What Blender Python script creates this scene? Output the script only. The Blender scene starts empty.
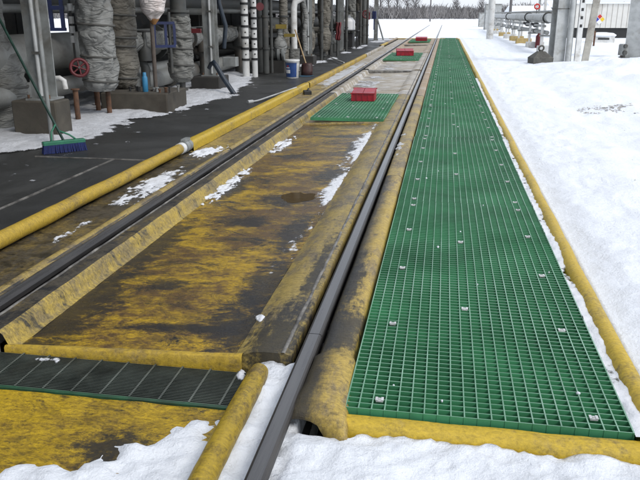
import bpy, math, random
from mathutils import Vector, Matrix, noise
random.seed(7)
R = math.radians
PI = math.pi
scn = bpy.context.scene
col = scn.collection

# ------------------------------------------------------------------ camera
cam_d = bpy.data.cameras.new("camera")
cam_d.sensor_width = 36.0
cam_d.lens = 36.0 * 700.0 / 640.0
cam_d.clip_start = 0.05
cam_d.clip_end = 3000.0
cam = bpy.data.objects.new("camera", cam_d)
col.objects.link(cam)
CAM_H = 1.31
fwd = Vector((446.5 - 320, 14 - 240, 700.0)).normalized()        # track direction seen from the lens
upc = Vector((0, -fwd.z, fwd.y)).normalized()
rgt = (-upc).cross(fwd)
cam.matrix_world = Matrix(((rgt.x, -rgt.y, -rgt.z, 0), (fwd.x, -fwd.y, -fwd.z, 0), (upc.x, -upc.y, -upc.z, CAM_H), (0, 0, 0, 1)))
scn.camera = cam

# ------------------------------------------------------------------ sky, sun, exposure (overcast winter day)
SUN_EL, SUN_AZ = 48.0, 125.0      # azimuth measured from +Y towards +X
world = bpy.data.worlds.new("World")
scn.world = world
world.use_nodes = True
wn, wl = world.node_tree.nodes, world.node_tree.links
wn.clear()
sky = wn.new("ShaderNodeTexSky")
sky.sky_type = 'NISHITA'
sky.sun_disc = False
sky.sun_elevation = R(SUN_EL)
sky.sun_rotation = R(SUN_AZ)
sky.air_density = 1.0
sky.dust_density = 1.5
sky.ozone_density = 1.0
hsv = wn.new("ShaderNodeHueSaturation")
hsv.inputs['Saturation'].default_value = 0.50
bgn = wn.new("ShaderNodeBackground")
bgn.inputs[1].default_value = 0.15
wo = wn.new("ShaderNodeOutputWorld")
wl.new(sky.outputs[0], hsv.inputs['Color'])
veil = wn.new("ShaderNodeMix")            # even cloud veil over the whole sky
veil.data_type = 'RGBA'
veil.inputs[0].default_value = 0.65
veil.inputs[7].default_value = (4.9, 5.25, 5.9, 1)
wl.new(hsv.outputs[0], veil.inputs[6])
wl.new(veil.outputs[2], bgn.inputs[0])
wl.new(bgn.outputs[0], wo.inputs[0])
sd = bpy.data.lights.new("sun", 'SUN')
sd.energy = 1.1
sd.angle = R(22)
sd.color = (1.0, 0.97, 0.93)
sun = bpy.data.objects.new("sun", sd)
col.objects.link(sun)
sdir = Vector((math.sin(R(SUN_AZ)) * math.cos(R(SUN_EL)), math.cos(R(SUN_AZ)) * math.cos(R(SUN_EL)), math.sin(R(SUN_EL))))
sun.rotation_euler = sdir.to_track_quat('Z', 'Y').to_euler()
vs = scn.view_settings
vs.view_transform = 'Standard'
vs.look = 'None'
vs.exposure = 0.54
vs.gamma = 1.0
vs.use_curve_mapping = False

# ------------------------------------------------------------------ materials
M = {}


def newmat(name):
    m = bpy.data.materials.new(name)
    m.use_nodes = True
    nt = m.node_tree
    nt.nodes.clear()
    out = nt.nodes.new("ShaderNodeOutputMaterial")
    b = nt.nodes.new("ShaderNodeBsdfPrincipled")
    nt.links.new(b.outputs[0], out.inputs[0])
    M[name] = m
    return m, nt, b


def coords(nt, scale=(1, 1, 1), obj=False):
    mp = nt.nodes.new("ShaderNodeMapping")
    mp.inputs['Scale'].default_value = scale
    if obj:
        t = nt.nodes.new("ShaderNodeTexCoord")
        nt.links.new(t.outputs['Object'], mp.inputs[0])
    else:
        g = nt.nodes.new("ShaderNodeNewGeometry")
        nt.links.new(g.outputs['Position'], mp.inputs[0])
    return mp.outputs[0]


def nz(nt, vec, scale, detail=4, rough=0.55, dist=0.0):
    n = nt.nodes.new("ShaderNodeTexNoise")
    n.inputs['Scale'].default_value = scale
    n.inputs['Detail'].default_value = detail
    n.inputs['Roughness'].default_value = rough
    n.inputs['Distortion'].default_value = dist
    nt.links.new(vec, n.inputs['Vector'])
    return n.outputs[0]


def ramp(nt, fac, lo, hi, c0=(0, 0, 0, 1), c1=(1, 1, 1, 1)):
    r = nt.nodes.new("ShaderNodeValToRGB")
    r.color_ramp.elements[0].position = lo
    r.color_ramp.elements[1].position = hi
    r.color_ramp.elements[0].color = c0
    r.color_ramp.elements[1].color = c1
    nt.links.new(fac, r.inputs[0])
    return r.outputs[0]


def mix(nt, fac, a, b, mode='MIX'):
    n = nt.nodes.new("ShaderNodeMix")
    n.data_type = 'RGBA'
    n.blend_type = mode
    for s, v in ((n.inputs[0], fac), (n.inputs[6], a), (n.inputs[7], b)):
        if isinstance(v, (int, float)):
            s.default_value = v
        elif isinstance(v, tuple):
            s.default_value = v if len(v) == 4 else (*v, 1)
        else:
            nt.links.new(v, s)
    return n.outputs[2]


def math_(nt, op, a, b):
    n = nt.nodes.new("ShaderNodeMath")
    n.operation = op
    for s, v in ((n.inputs[0], a), (n.inputs[1], b)):
        if isinstance(v, (int, float)):
            s.default_value = v
        else:
            nt.links.new(v, s)
    return n.outputs[0]


def bump(nt, b, h, strength=0.3, dist=0.01):
    n = nt.nodes.new("ShaderNodeBump")
    n.inputs['Strength'].default_value = strength
    n.inputs['Distance'].default_value = dist
    nt.links.new(h, n.inputs['Height'])
    nt.links.new(n.outputs[0], b.inputs['Normal'])


def simple(name, c, rough=0.6, metal=0.0, var=0.25, scale=6.0, dirt=None, dirt_amt=0.5, bmp=0.15, bscale=40.0, obj=False):
    """A base colour with uneven tone, grime patches and fine relief."""
    m, nt, b = newmat(name)
    v = coords(nt, obj=obj)
    n1 = nz(nt, v, scale, 6, 0.6)
    lo = tuple(x * (1 - var) for x in c)
    hi = tuple(min(1, x * (1 + var)) for x in c)
    cc = ramp(nt, n1, 0.3, 0.7, (*lo, 1), (*hi, 1))
    if dirt:
        n2 = nz(nt, v, scale * 0.45, 8, 0.7, 0.4)
        k = ramp(nt, n2, 0.62 - 0.3 * dirt_amt, 0.78 - 0.2 * dirt_amt)
        cc = mix(nt, k, cc, dirt)
    nt.links.new(cc, b.inputs['Base Color'])
    rr = ramp(nt, n1, 0.25, 0.75, (rough * 0.8,) * 3 + (1,), (min(1, rough * 1.2),) * 3 + (1,))
    nt.links.new(rr, b.inputs['Roughness'])
    b.inputs['Metallic'].default_value = metal
    if bmp:
        bump(nt, b, nz(nt, v, bscale, 4, 0.6), bmp, 0.004)
    return m


def blob(nt, pos, wob, cx, cy, rx, ry):
    """An irregular stain of its own shape on the pan floor, 1 inside and 0 outside."""
    sub = nt.nodes.new("ShaderNodeVectorMath")
    sub.operation = 'SUBTRACT'
    nt.links.new(pos, sub.inputs[0])
    sub.inputs[1].default_value = (cx, cy, 0)
    mul = nt.nodes.new("ShaderNodeVectorMath")
    mul.operation = 'MULTIPLY'
    nt.links.new(sub.outputs[0], mul.inputs[0])
    mul.inputs[1].default_value = (1 / rx, 1 / ry, 0)
    ln = nt.nodes.new("ShaderNodeVectorMath")
    ln.operation = 'LENGTH'
    nt.links.new(mul.outputs[0], ln.inputs[0])
    d = math_(nt, 'ADD', ln.outputs['Value'], wob)
    return ramp(nt, d, 0.50, 1.0, (1, 1, 1, 1), (0, 0, 0, 1))


def pan_mat(name, yel=(0.44, 0.29, 0.02), brown=(0.135, 0.085, 0.022), black=(0.022, 0.020, 0.017), a=0.5, bk=0.5, slush=None, sl=0.0, st=(0.9, 3.2, 1.5), rough=0.5, stains=(), fade=None, pit=0.61, edge=None, flk=0.38):
    """Yellow painted fibreglass worn to brown with oily black stains; streaks run across the track."""
    m, nt, b = newmat(name)
    pos = coords(nt)
    n1 = nz(nt, coords(nt, st), 2.6, 10, 0.74, 0.3)
    nm = nz(nt, coords(nt, (st[0] * 0.9, st[1] * 0.75, st[2])), 13, 9, 0.8, 0.2)
    n0 = nz(nt, coords(nt, (1, 1.4, 1)), 1.1, 4, 0.55, 0.4)
    w = math_(nt, 'ADD', math_(nt, 'MULTIPLY', nm, 0.36), math_(nt, 'ADD', math_(nt, 'MULTIPLY', n1, 0.38), math_(nt, 'MULTIPLY', n0, 0.26)))
    if fade:
        sx = nt.nodes.new("ShaderNodeSeparateXYZ")
        nt.links.new(pos, sx.inputs[0])
        mr = nt.nodes.new("ShaderNodeMapRange")
        nt.links.new(sx.outputs[1], mr.inputs[0])
        mr.inputs[1].default_value, mr.inputs[2].default_value, mr.inputs[3].default_value, mr.inputs[4].default_value = fade[0], fade[1], 0.0, fade[2]
        w = math_(nt, 'SUBTRACT', w, mr.outputs[0])
    k1 = ramp(nt, w, a - 0.045, a + 0.04)
    fine = nz(nt, coords(nt, (3, 9, 3)), 9, 7, 0.75)
    grit = nz(nt, coords(nt, (1, 1.6, 1)), 55, 6, 0.75)
    fl_ = math_(nt, 'ADD', math_(nt, 'MULTIPLY', fine, 0.5), math_(nt, 'MULTIPLY', grit, 0.5))
    y2 = mix(nt, ramp(nt, fl_, 0.40, 0.60), tuple(x * flk for x in yel), tuple(min(1, x * 1.22) for x in yel))
    br = mix(nt, ramp(nt, fl_, 0.40, 0.62), tuple(x * 0.42 for x in brown), tuple(x * 1.6 for x in brown))
    c = mix(nt, k1, br, y2)
    n3 = math_(nt, 'ADD', math_(nt, 'MULTIPLY', nz(nt, coords(nt, (1.4, 2.2, 1)), 2.2, 11, 0.78, 1.0), 0.65), math_(nt, 'MULTIPLY', nm, 0.35))
    k3 = ramp(nt, n3, bk - 0.025, bk + 0.055)
    c = mix(nt, k3, c, black)
    wob = math_(nt, 'MULTIPLY', math_(nt, 'SUBTRACT', math_(nt, 'ADD', math_(nt, 'MULTIPLY', nz(nt, coords(nt, (1.2, 2.4, 1)), 5, 10, 0.75, 0.6), 0.45), math_(nt, 'MULTIPLY', nm, 0.55)), 0.5), 4.6)
    for (cx, cy, rx, ry) in stains:
        c = mix(nt, math_(nt, 'MULTIPLY', blob(nt, pos, wob, cx, cy, rx, ry), 0.90), c, black)
    if edge:                                   # oily band along the rail side: (x at full, x at none)
        sx2 = nt.nodes.new("ShaderNodeSeparateXYZ")
        nt.links.new(pos, sx2.inputs[0])
        mr2 = nt.nodes.new("ShaderNodeMapRange")
        nt.links.new(math_(nt, 'ADD', sx2.outputs[0], math_(nt, 'MULTIPLY', wob, 0.035)), mr2.inputs[0])
        mr2.inputs[1].default_value, mr2.inputs[2].default_value, mr2.inputs[3].default_value, mr2.inputs[4].default_value = edge[0], edge[1], 0.92, 0.0
        c = mix(nt, mr2.outputs[0], c, black)
    c = mix(nt, math_(nt, 'MULTIPLY', ramp(nt, grit, pit, pit + 0.08), 0.8), c, tuple(x * 0.8 for x in black))
    rg = ramp(nt, n3, 0.35, 0.65, (rough + 0.16,) * 3 + (1,), (rough - 0.13,) * 3 + (1,))
    if slush:
        n5 = nz(nt, coords(nt, (1.0, 2.4, 1)), 1.7, 10, 0.72, 0.9)
        c = mix(nt, ramp(nt, n5, 0.60 - 0.3 * sl, 0.80 - 0.3 * sl), c, slush)
    nt.links.new(c, b.inputs['Base Color'])
    nt.links.new(rg, b.inputs['Roughness'])
    hgt = math_(nt, 'ADD', math_(nt, 'MULTIPLY', nm, 0.5), math_(nt, 'ADD', math_(nt, 'MULTIPLY', fine, 0.35), math_(nt, 'MULTIPLY', grit, 0.45)))
    bump(nt, b, hgt, 0.8, 0.006)
    return m


def mat_snow(name, dirt=0.0, tint=(0.86, 0.885, 0.92), thin=False, rough_h=1.0):
    m, nt, b = newmat(name)
    v = coords(nt)
    n1 = nz(nt, v, 3.5, 8, 0.65)
    c = mix(nt, ramp(nt, n1, 0.3, 0.7), tuple(x * 0.94 for x in tint), tint)
    n2 = nz(nt, coords(nt, (1, 1, 1)), 1.3, 11, 0.75, 0.6)
    c = mix(nt, ramp(nt, n2, 0.68 - dirt * 0.25, 0.84 - dirt * 0.2), c, (0.42, 0.41, 0.39))
    sp = nz(nt, v, 45, 5, 0.6)
    c = mix(nt, math_(nt, 'MULTIPLY', ramp(nt, sp, 0.60, 0.74), 0.35), c, (0.36, 0.35, 0.34))
    nt.links.new(c, b.inputs['Base Color'])
    b.inputs['Roughness'].default_value = 0.7
    b.inputs['Specular IOR Level'].default_value = 0.3
    h = math_(nt, 'ADD', math_(nt, 'MULTIPLY', nz(nt, v, 95, 6, 0.75), 0.7), math_(nt, 'MULTIPLY', nz(nt, v, 22, 6, 0.65), 2.0))
    bump(nt, b, h, 0.55 * rough_h, 0.014)
    if thin:                                       # lacy, see-through slush where the layer is thinnest
        at = nt.nodes.new("ShaderNodeAttribute")
        at.attribute_name = 'thick'
        lace = nz(nt, coords(nt, (1, 0.7, 1)), 38, 7, 0.72, 0.4)
        al = math_(nt, 'ADD', math_(nt, 'MULTIPLY', at.outputs['Fac'], 150.0), math_(nt, 'MULTIPLY', math_(nt, 'SUBTRACT', lace, 0.52), 3.6))
        nt.links.new(ramp(nt, al, 0.05, 0.75), b.inputs['Alpha'])
    return m


mat_snow('snow', 0.06, rough_h=1.3)
mat_snow('snow_patch', 0.15, (0.74, 0.75, 0.77), True)
mat_snow('snow_shade', 0.35, (0.58, 0.59, 0.61), True, 1.4)  # dirty snow, tint greyed further to carry the shade under the rack
mat_snow('snow_dirty', 0.5, (0.52, 0.525, 0.53), True)

m, nt, b = newmat('asphalt')
v = coords(nt)
n1 = nz(nt, v, 0.9, 6, 0.6, 0.4)
c = ramp(nt, n1, 0.3, 0.72, (0.015, 0.0152, 0.0142, 1), (0.038, 0.0385, 0.036, 1))
g = nz(nt, v, 120, 3, 0.6)
c = mix(nt, ramp(nt, g, 0.50, 0.80), c, (0.055, 0.055, 0.052))
dst = nz(nt, coords(nt, (2.5, 0.7, 1)), 1.5, 8, 0.7, 0.5)
c = mix(nt, math_(nt, 'MULTIPLY', ramp(nt, dst, 0.56, 0.8), 0.5), c, (0.06, 0.06, 0.057))
wp = nz(nt, coords(nt, (1, 0.6, 1)), 0.75, 9, 0.7, 0.8)
c = mix(nt, math_(nt, 'MULTIPLY', ramp(nt, wp, 0.50, 0.60), 0.45), c, (0.062, 0.062, 0.058))
nt.links.new(c, b.inputs['Base Color'])
nt.links.new(ramp(nt, n1, 0.3, 0.7, (0.30,) * 3 + (1,), (0.72,) * 3 + (1,)), b.inputs['Roughness'])
bump(nt, b, g, 0.4, 0.003)

Y_ = (0.46, 0.29, 0.012)
STAINS = [(-1.74, 3.0, 0.23, 0.8), (-1.76, 4.0, 0.16, 0.8), (-0.83, 2.85, 0.28, 0.40), (-0.86, 3.35, 0.15, 0.55), (-1.15, 2.80, 0.34, 0.06), (-1.42, 3.35, 0.16, 0.10), (-0.92, 4.3, 0.12, 0.5), (-1.30, 4.55, 0.20, 0.16),
          (-1.16, 5.15, 0.26, 0.26), (-0.95, 6.1, 0.16, 0.5), (-1.7, 5.6, 0.13, 0.55), (-0.92, 7.4, 0.10, 0.6), (-1.5, 7.0, 0.2, 0.18), (-1.15, 8.2, 0.3, 0.14)]
pan_mat('pan_front', yel=(0.50, 0.31, 0.010), brown=(0.105, 0.058, 0.014), black=(0.010, 0.009, 0.008), a=0.508, bk=0.535, stains=STAINS, fade=(3.6, 6.5, 0.022), rough=0.27, st=(1.1, 2.0, 1.5))
pan_mat('pan_plate', yel=(0.48, 0.31, 0.008), brown=(0.14, 0.085, 0.010), black=(0.013, 0.012, 0.010), a=0.485, bk=0.54, st=(1.6, 2.6, 1.5), stains=[(-1.05, 1.93, 0.18, 0.12), (-0.85, 1.9, 0.1, 0.06), (-1.5, 1.75, 0.12, 0.05)], pit=0.58, rough=0.4)
pan_mat('pan_slush', yel=(0.36, 0.29, 0.18), brown=(0.20, 0.165, 0.12), a=0.47, bk=0.62, slush=(0.56, 0.545, 0.52), sl=0.50, st=(0.7, 3.0, 1))
pan_mat('pan_far', yel=(0.38, 0.26, 0.13), brown=(0.22, 0.17, 0.125), a=0.46, bk=0.62, slush=(0.50, 0.485, 0.46), sl=0.25, st=(0.7, 3.0, 1))
pan_mat('wall_yellow', flk=0.5, yel=(0.44, 0.31, 0.05), brown=(0.20, 0.15, 0.06), black=(0.02, 0.018, 0.015), a=0.50, bk=0.535, st=(3.0, 2.2, 2.0))
pan_mat('ledge', flk=0.6, yel=(0.38, 0.275, 0.075), brown=(0.17, 0.13, 0.072), black=(0.018, 0.016, 0.014), a=0.495, bk=0.555, st=(2.4, 1.0, 2))
pan_mat('ledge_dark', yel=(0.22, 0.155, 0.045), brown=(0.06, 0.05, 0.034), black=(0.014, 0.013, 0.012), a=0.54, bk=0.505, st=(2.4, 0.8, 2))
pan_mat('ledge_right', flk=0.55, yel=(0.33, 0.24, 0.06), brown=(0.15, 0.118, 0.068), black=(0.016, 0.015, 0.013), a=0.49, bk=0.565, st=(2.4, 1.0, 2), stains=[(-0.64, 2.7, 0.15, 0.5), (-0.62, 3.5, 0.05, 0.7)])
pan_mat('ledge_black', flk=0.6, yel=(0.43, 0.30, 0.06), brown=(0.20, 0.15, 0.075), black=(0.018, 0.017, 0.015), a=0.46, bk=0.59, st=(2.4, 0.9, 2), edge=(-0.415, -0.350), stains=[(-0.37, 2.80, 0.13, 0.32), (-0.40, 3.4, 0.06, 0.5)])
pan_mat('side_pan', yel=(0.22, 0.155, 0.045), brown=(0.066, 0.055, 0.038), black=(0.016, 0.015, 0.013), a=0.53, bk=0.52, st=(2.0, 0.8, 1), rough=0.4)
pan_mat('curb', flk=0.68, yel=(0.43, 0.285, 0.026), brown=(0.23, 0.16, 0.05), a=0.475, bk=0.60, st=(2.5, 1.2, 2.5), rough=0.55)
pan_mat('curb_clean', flk=0.72, yel=(0.50, 0.34, 0.022), brown=(0.31, 0.22, 0.05), a=0.45, bk=0.61, st=(2.5, 2.0, 2.5), rough=0.5, pit=0.63)
pan_mat('tube', flk=0.68, yel=(0.37, 0.25, 0.012), brown=(0.13, 0.085, 0.016), a=0.475, bk=0.56, st=(4, 2.5, 4), rough=0.42)
simple('pan_green_lift', (0.065, 0.18, 0.09), 0.5, var=0.5, scale=3, dirt=(0.03, 0.05, 0.03), dirt_amt=0.4)  # floor tinted light green so the grating cells above look less dark
simple('seam_grey', (0.20, 0.19, 0.17), 0.7, var=0.5, scale=14, dirt=(0.05, 0.045, 0.04), dirt_amt=0.7)
simple('void', (0.012, 0.012, 0.011), 0.9, bmp=0)

m, nt, b = newmat('rail_steel')
v = coords(nt, (6, 0.8, 6))
n1 = nz(nt, v, 3, 6, 0.6)
nt.links.new(ramp(nt, n1, 0.3, 0.7, (0.030, 0.029, 0.029, 1), (0.075, 0.070, 0.066, 1)), b.inputs['Base Color'])
nt.links.new(ramp(nt, n1, 0.3, 0.7, (0.42,) * 3 + (1,), (0.62,) * 3 + (1,)), b.inputs['Roughness'])
b.inputs['Metallic'].default_value = 0.35
bump(nt, b, nz(nt, coords(nt, (10, 1, 10)), 20, 4), 0.12, 0.002)
m, nt, b = newmat('rail_top')
v = coords(nt, (14, 0.5, 1))
n1 = nz(nt, v, 3, 6, 0.6)
nt.links.new(ramp(nt, n1, 0.3, 0.7, (0.052, 0.051, 0.051, 1), (0.115, 0.113, 0.112, 1)), b.inputs['Base Color'])
nt.links.new(ramp(nt, n1, 0.3, 0.7, (0.22,) * 3 + (1,), (0.36,) * 3 + (1,)), b.inputs['Roughness'])
b.inputs['Metallic'].default_value = 0.15
b.inputs['Specular IOR Level'].default_value = 0.65

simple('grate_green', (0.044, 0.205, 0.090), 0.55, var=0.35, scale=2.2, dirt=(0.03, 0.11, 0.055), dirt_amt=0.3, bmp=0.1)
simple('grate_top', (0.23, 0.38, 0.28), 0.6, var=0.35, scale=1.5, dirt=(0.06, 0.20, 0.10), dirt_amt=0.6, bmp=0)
simple('grate_dark', (0.012, 0.019, 0.014), 0.5, var=0.5, scale=6, dirt=(0.05, 0.05, 0.035), dirt_amt=0.3)
simple('grate_edge', (0.018, 0.075, 0.034), 0.5, var=0.4, scale=9, dirt=(0.02, 0.03, 0.02), dirt_amt=0.5)
simple('grate_dark_top', (0.085, 0.095, 0.080), 0.5, var=0.5, scale=6, bmp=0)
simple('clip_steel', (0.62, 0.62, 0.60), 0.4, 0.4, var=0.2, scale=20)
simple('red_plastic', (0.34, 0.008, 0.020), 0.42, var=0.25, scale=8, dirt=(0.22, 0.02, 0.03), dirt_amt=0.4, bmp=0.05)
simple('red_lid', (0.36, 0.012, 0.026), 0.45, var=0.2, scale=8, dirt=(0.24, 0.03, 0.045), dirt_amt=0.5, bmp=0.05)
simple('galv', (0.25, 0.26, 0.252), 0.55, 0.25, var=0.25, scale=5, dirt=(0.14, 0.13, 0.11), dirt_amt=0.5)
simple('galv_light', (0.42, 0.43, 0.42), 0.55, 0.15, var=0.2, scale=5, dirt=(0.26, 0.25, 0.22), dirt_amt=0.4)
simple('concrete', (0.070, 0.062, 0.048), 0.9, var=0.3, scale=5, dirt=(0.05, 0.042, 0.032), dirt_amt=0.6, bmp=0.4, bscale=60)
simple('concrete_dark', (0.030, 0.028, 0.025), 0.85, var=0.4, scale=5, bmp=0.4)
simple('wrap', (0.18, 0.18, 0.165), 0.75, var=0.22, scale=5, dirt=(0.085, 0.08, 0.065), dirt_amt=0.5, bmp=0.5, bscale=30)
simple('wrap_brown', (0.155, 0.143, 0.118), 0.75, var=0.25, scale=5, dirt=(0.075, 0.065, 0.05), dirt_amt=0.55, bmp=0.5, bscale=30)
simple('wrap_light', (0.215, 0.217, 0.205), 0.7, var=0.2, scale=5, dirt=(0.12, 0.115, 0.10), dirt_amt=0.4, bmp=0.4, bscale=30)
simple('strap', (0.08, 0.078, 0.07), 0.7, var=0.3)
simple('pipe_grey', (0.23, 0.233, 0.218), 0.5, 0.1, var=0.2, scale=2, dirt=(0.11, 0.10, 0.085), dirt_amt=0.5)
simple('pipe_dark', (0.055, 0.057, 0.053), 0.6, 0.1, var=0.4, scale=4, dirt=(0.09, 0.075, 0.06), dirt_amt=0.4)
simple('rust', (0.13, 0.065, 0.035), 0.85, var=0.4, scale=12, dirt=(0.05, 0.03, 0.02), dirt_amt=0.6, bmp=0.4)
simple('white_paint', (0.62, 0.62, 0.60), 0.5, var=0.1, scale=6, dirt=(0.34, 0.32, 0.28), dirt_amt=0.45)
simple('bag_white', (0.66, 0.60, 0.57), 0.6, var=0.15, scale=7, dirt=(0.42, 0.33, 0.29), dirt_amt=0.5, bmp=0.4, bscale=18)
simple('pole_brown', (0.085, 0.068, 0.055), 0.7, var=0.3, scale=12)
simple('rust_stain', (0.34, 0.17, 0.06), 0.8, var=0.3, scale=14)
simple('red_paint', (0.115, 0.012, 0.016), 0.5, var=0.3, scale=10, dirt=(0.10, 0.02, 0.02), dirt_amt=0.5)
simple('blue_paint', (0.012, 0.022, 0.085), 0.5, var=0.3, scale=10, dirt=(0.01, 0.015, 0.06), dirt_amt=0.5)
simple('blue_can', (0.04, 0.20, 0.36), 0.35, var=0.1, scale=10, bmp=0)
simple('blue_stain', (0.025, 0.075, 0.12), 0.6, var=0.4, scale=20)
simple('blue_label', (0.022, 0.065, 0.22), 0.4, var=0.2, scale=9, bmp=0)
simple('yellow_tag', (0.22, 0.16, 0.025), 0.5, var=0.2, scale=9)
simple('green_plastic', (0.025, 0.15, 0.085), 0.45, var=0.2, scale=15, bmp=0.05)
simple('green_handle', (0.010, 0.034, 0.024), 0.4, var=0.3, scale=15, bmp=0)
simple('bristle', (0.010, 0.018, 0.085), 0.9, var=0.5, scale=60, bmp=0.6, bscale=180)
simple('wood', (0.36, 0.25, 0.13), 0.65, var=0.25, scale=10)
simple('wood_grey', (0.40, 0.38, 0.33), 0.8, var=0.22, scale=6, dirt=(0.22, 0.20, 0.17), dirt_amt=0.5)
simple('blade', (0.045, 0.018, 0.016), 0.55, var=0.4, scale=12)
simple('hose', (0.015, 0.024, 0.036), 0.5, var=0.4, scale=12)
simple('black_metal', (0.020, 0.020, 0.020), 0.6, var=0.4)
simple('gap_dark', (0.026, 0.027, 0.027), 0.8, 0.1, var=0.3, scale=1.5, dirt=(0.07, 0.06, 0.05), dirt_amt=0.4)  # near-black backing standing in for shade in the gaps between pipes
simple('cream', (0.66, 0.645, 0.60), 0.6, var=0.08, scale=2, dirt=(0.46, 0.43, 0.37), dirt_amt=0.3, bmp=0.05)
simple('rubber', (0.095, 0.092, 0.08), 0.85, var=0.35, scale=9, dirt=(0.05, 0.047, 0.04), dirt_amt=0.5, bmp=0.4)
simple('ochre', (0.42, 0.31, 0.13), 0.8, var=0.25, scale=8)
simple('twig', (0.215, 0.205, 0.20), 0.95, var=0.35, scale=0.15, bmp=0)
simple('twig_dark', (0.13, 0.122, 0.12), 0.95, var=0.35, scale=0.3, bmp=0)
simple('debris', (0.36, 0.34, 0.31), 0.95, var=0.4, scale=30, bmp=0)
simple('tie', (0.09, 0.075, 0.06), 0.95, var=0.3, scale=8)
simple('sign_red', (0.5, 0.03, 0.02), 0.5, var=0.05, bmp=0)
simple('sign_blue', (0.03, 0.05, 0.35), 0.5, var=0.05, bmp=0)
simple('sign_yellow', (0.75, 0.52, 0.03), 0.5, var=0.05, bmp=0)
simple('sign_white', (0.8, 0.8, 0.8), 0.5, var=0.03, bmp=0)
m, nt, b = newmat('water')
b.inputs['Base Color'].default_value = (0.085, 0.058, 0.028, 1)
b.inputs['Roughness'].default_value = 0.06
bump(nt, b, nz(nt, coords(nt), 9, 3), 0.03, 0.01)


for nm_ in ('wrap', 'wrap_brown', 'wrap_light', 'bag_white'):
    nt = M[nm_].node_tree
    b = next(n for n in nt.nodes if n.type == 'BSDF_PRINCIPLED')
    for l in list(b.inputs['Normal'].links):
        nt.links.remove(l)
    mp = nt.nodes.new("ShaderNodeMapping")
    mp.inputs['Rotation'].default_value = (0.5, 0.4, 0.0)
    mp.inputs['Scale'].default_value = (1.6, 1.6, 5.5)
    g = nt.nodes.new("ShaderNodeNewGeometry")
    nt.links.new(g.outputs['Position'], mp.inputs[0])
    f1 = nz(nt, mp.outputs[0], 1.25, 3, 0.5, 1.2)
    rdg = math_(nt, 'ABSOLUTE', math_(nt, 'SUBTRACT', f1, 0.5), 0.0)
    hh = math_(nt, 'ADD', math_(nt, 'MULTIPLY', math_(nt, 'MINIMUM', rdg, 0.12), 6.0), math_(nt, 'MULTIPLY', nz(nt, coords(nt), 60, 4, 0.6), 0.12))
    bump(nt, b, hh, 0.6, 0.05)


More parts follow.
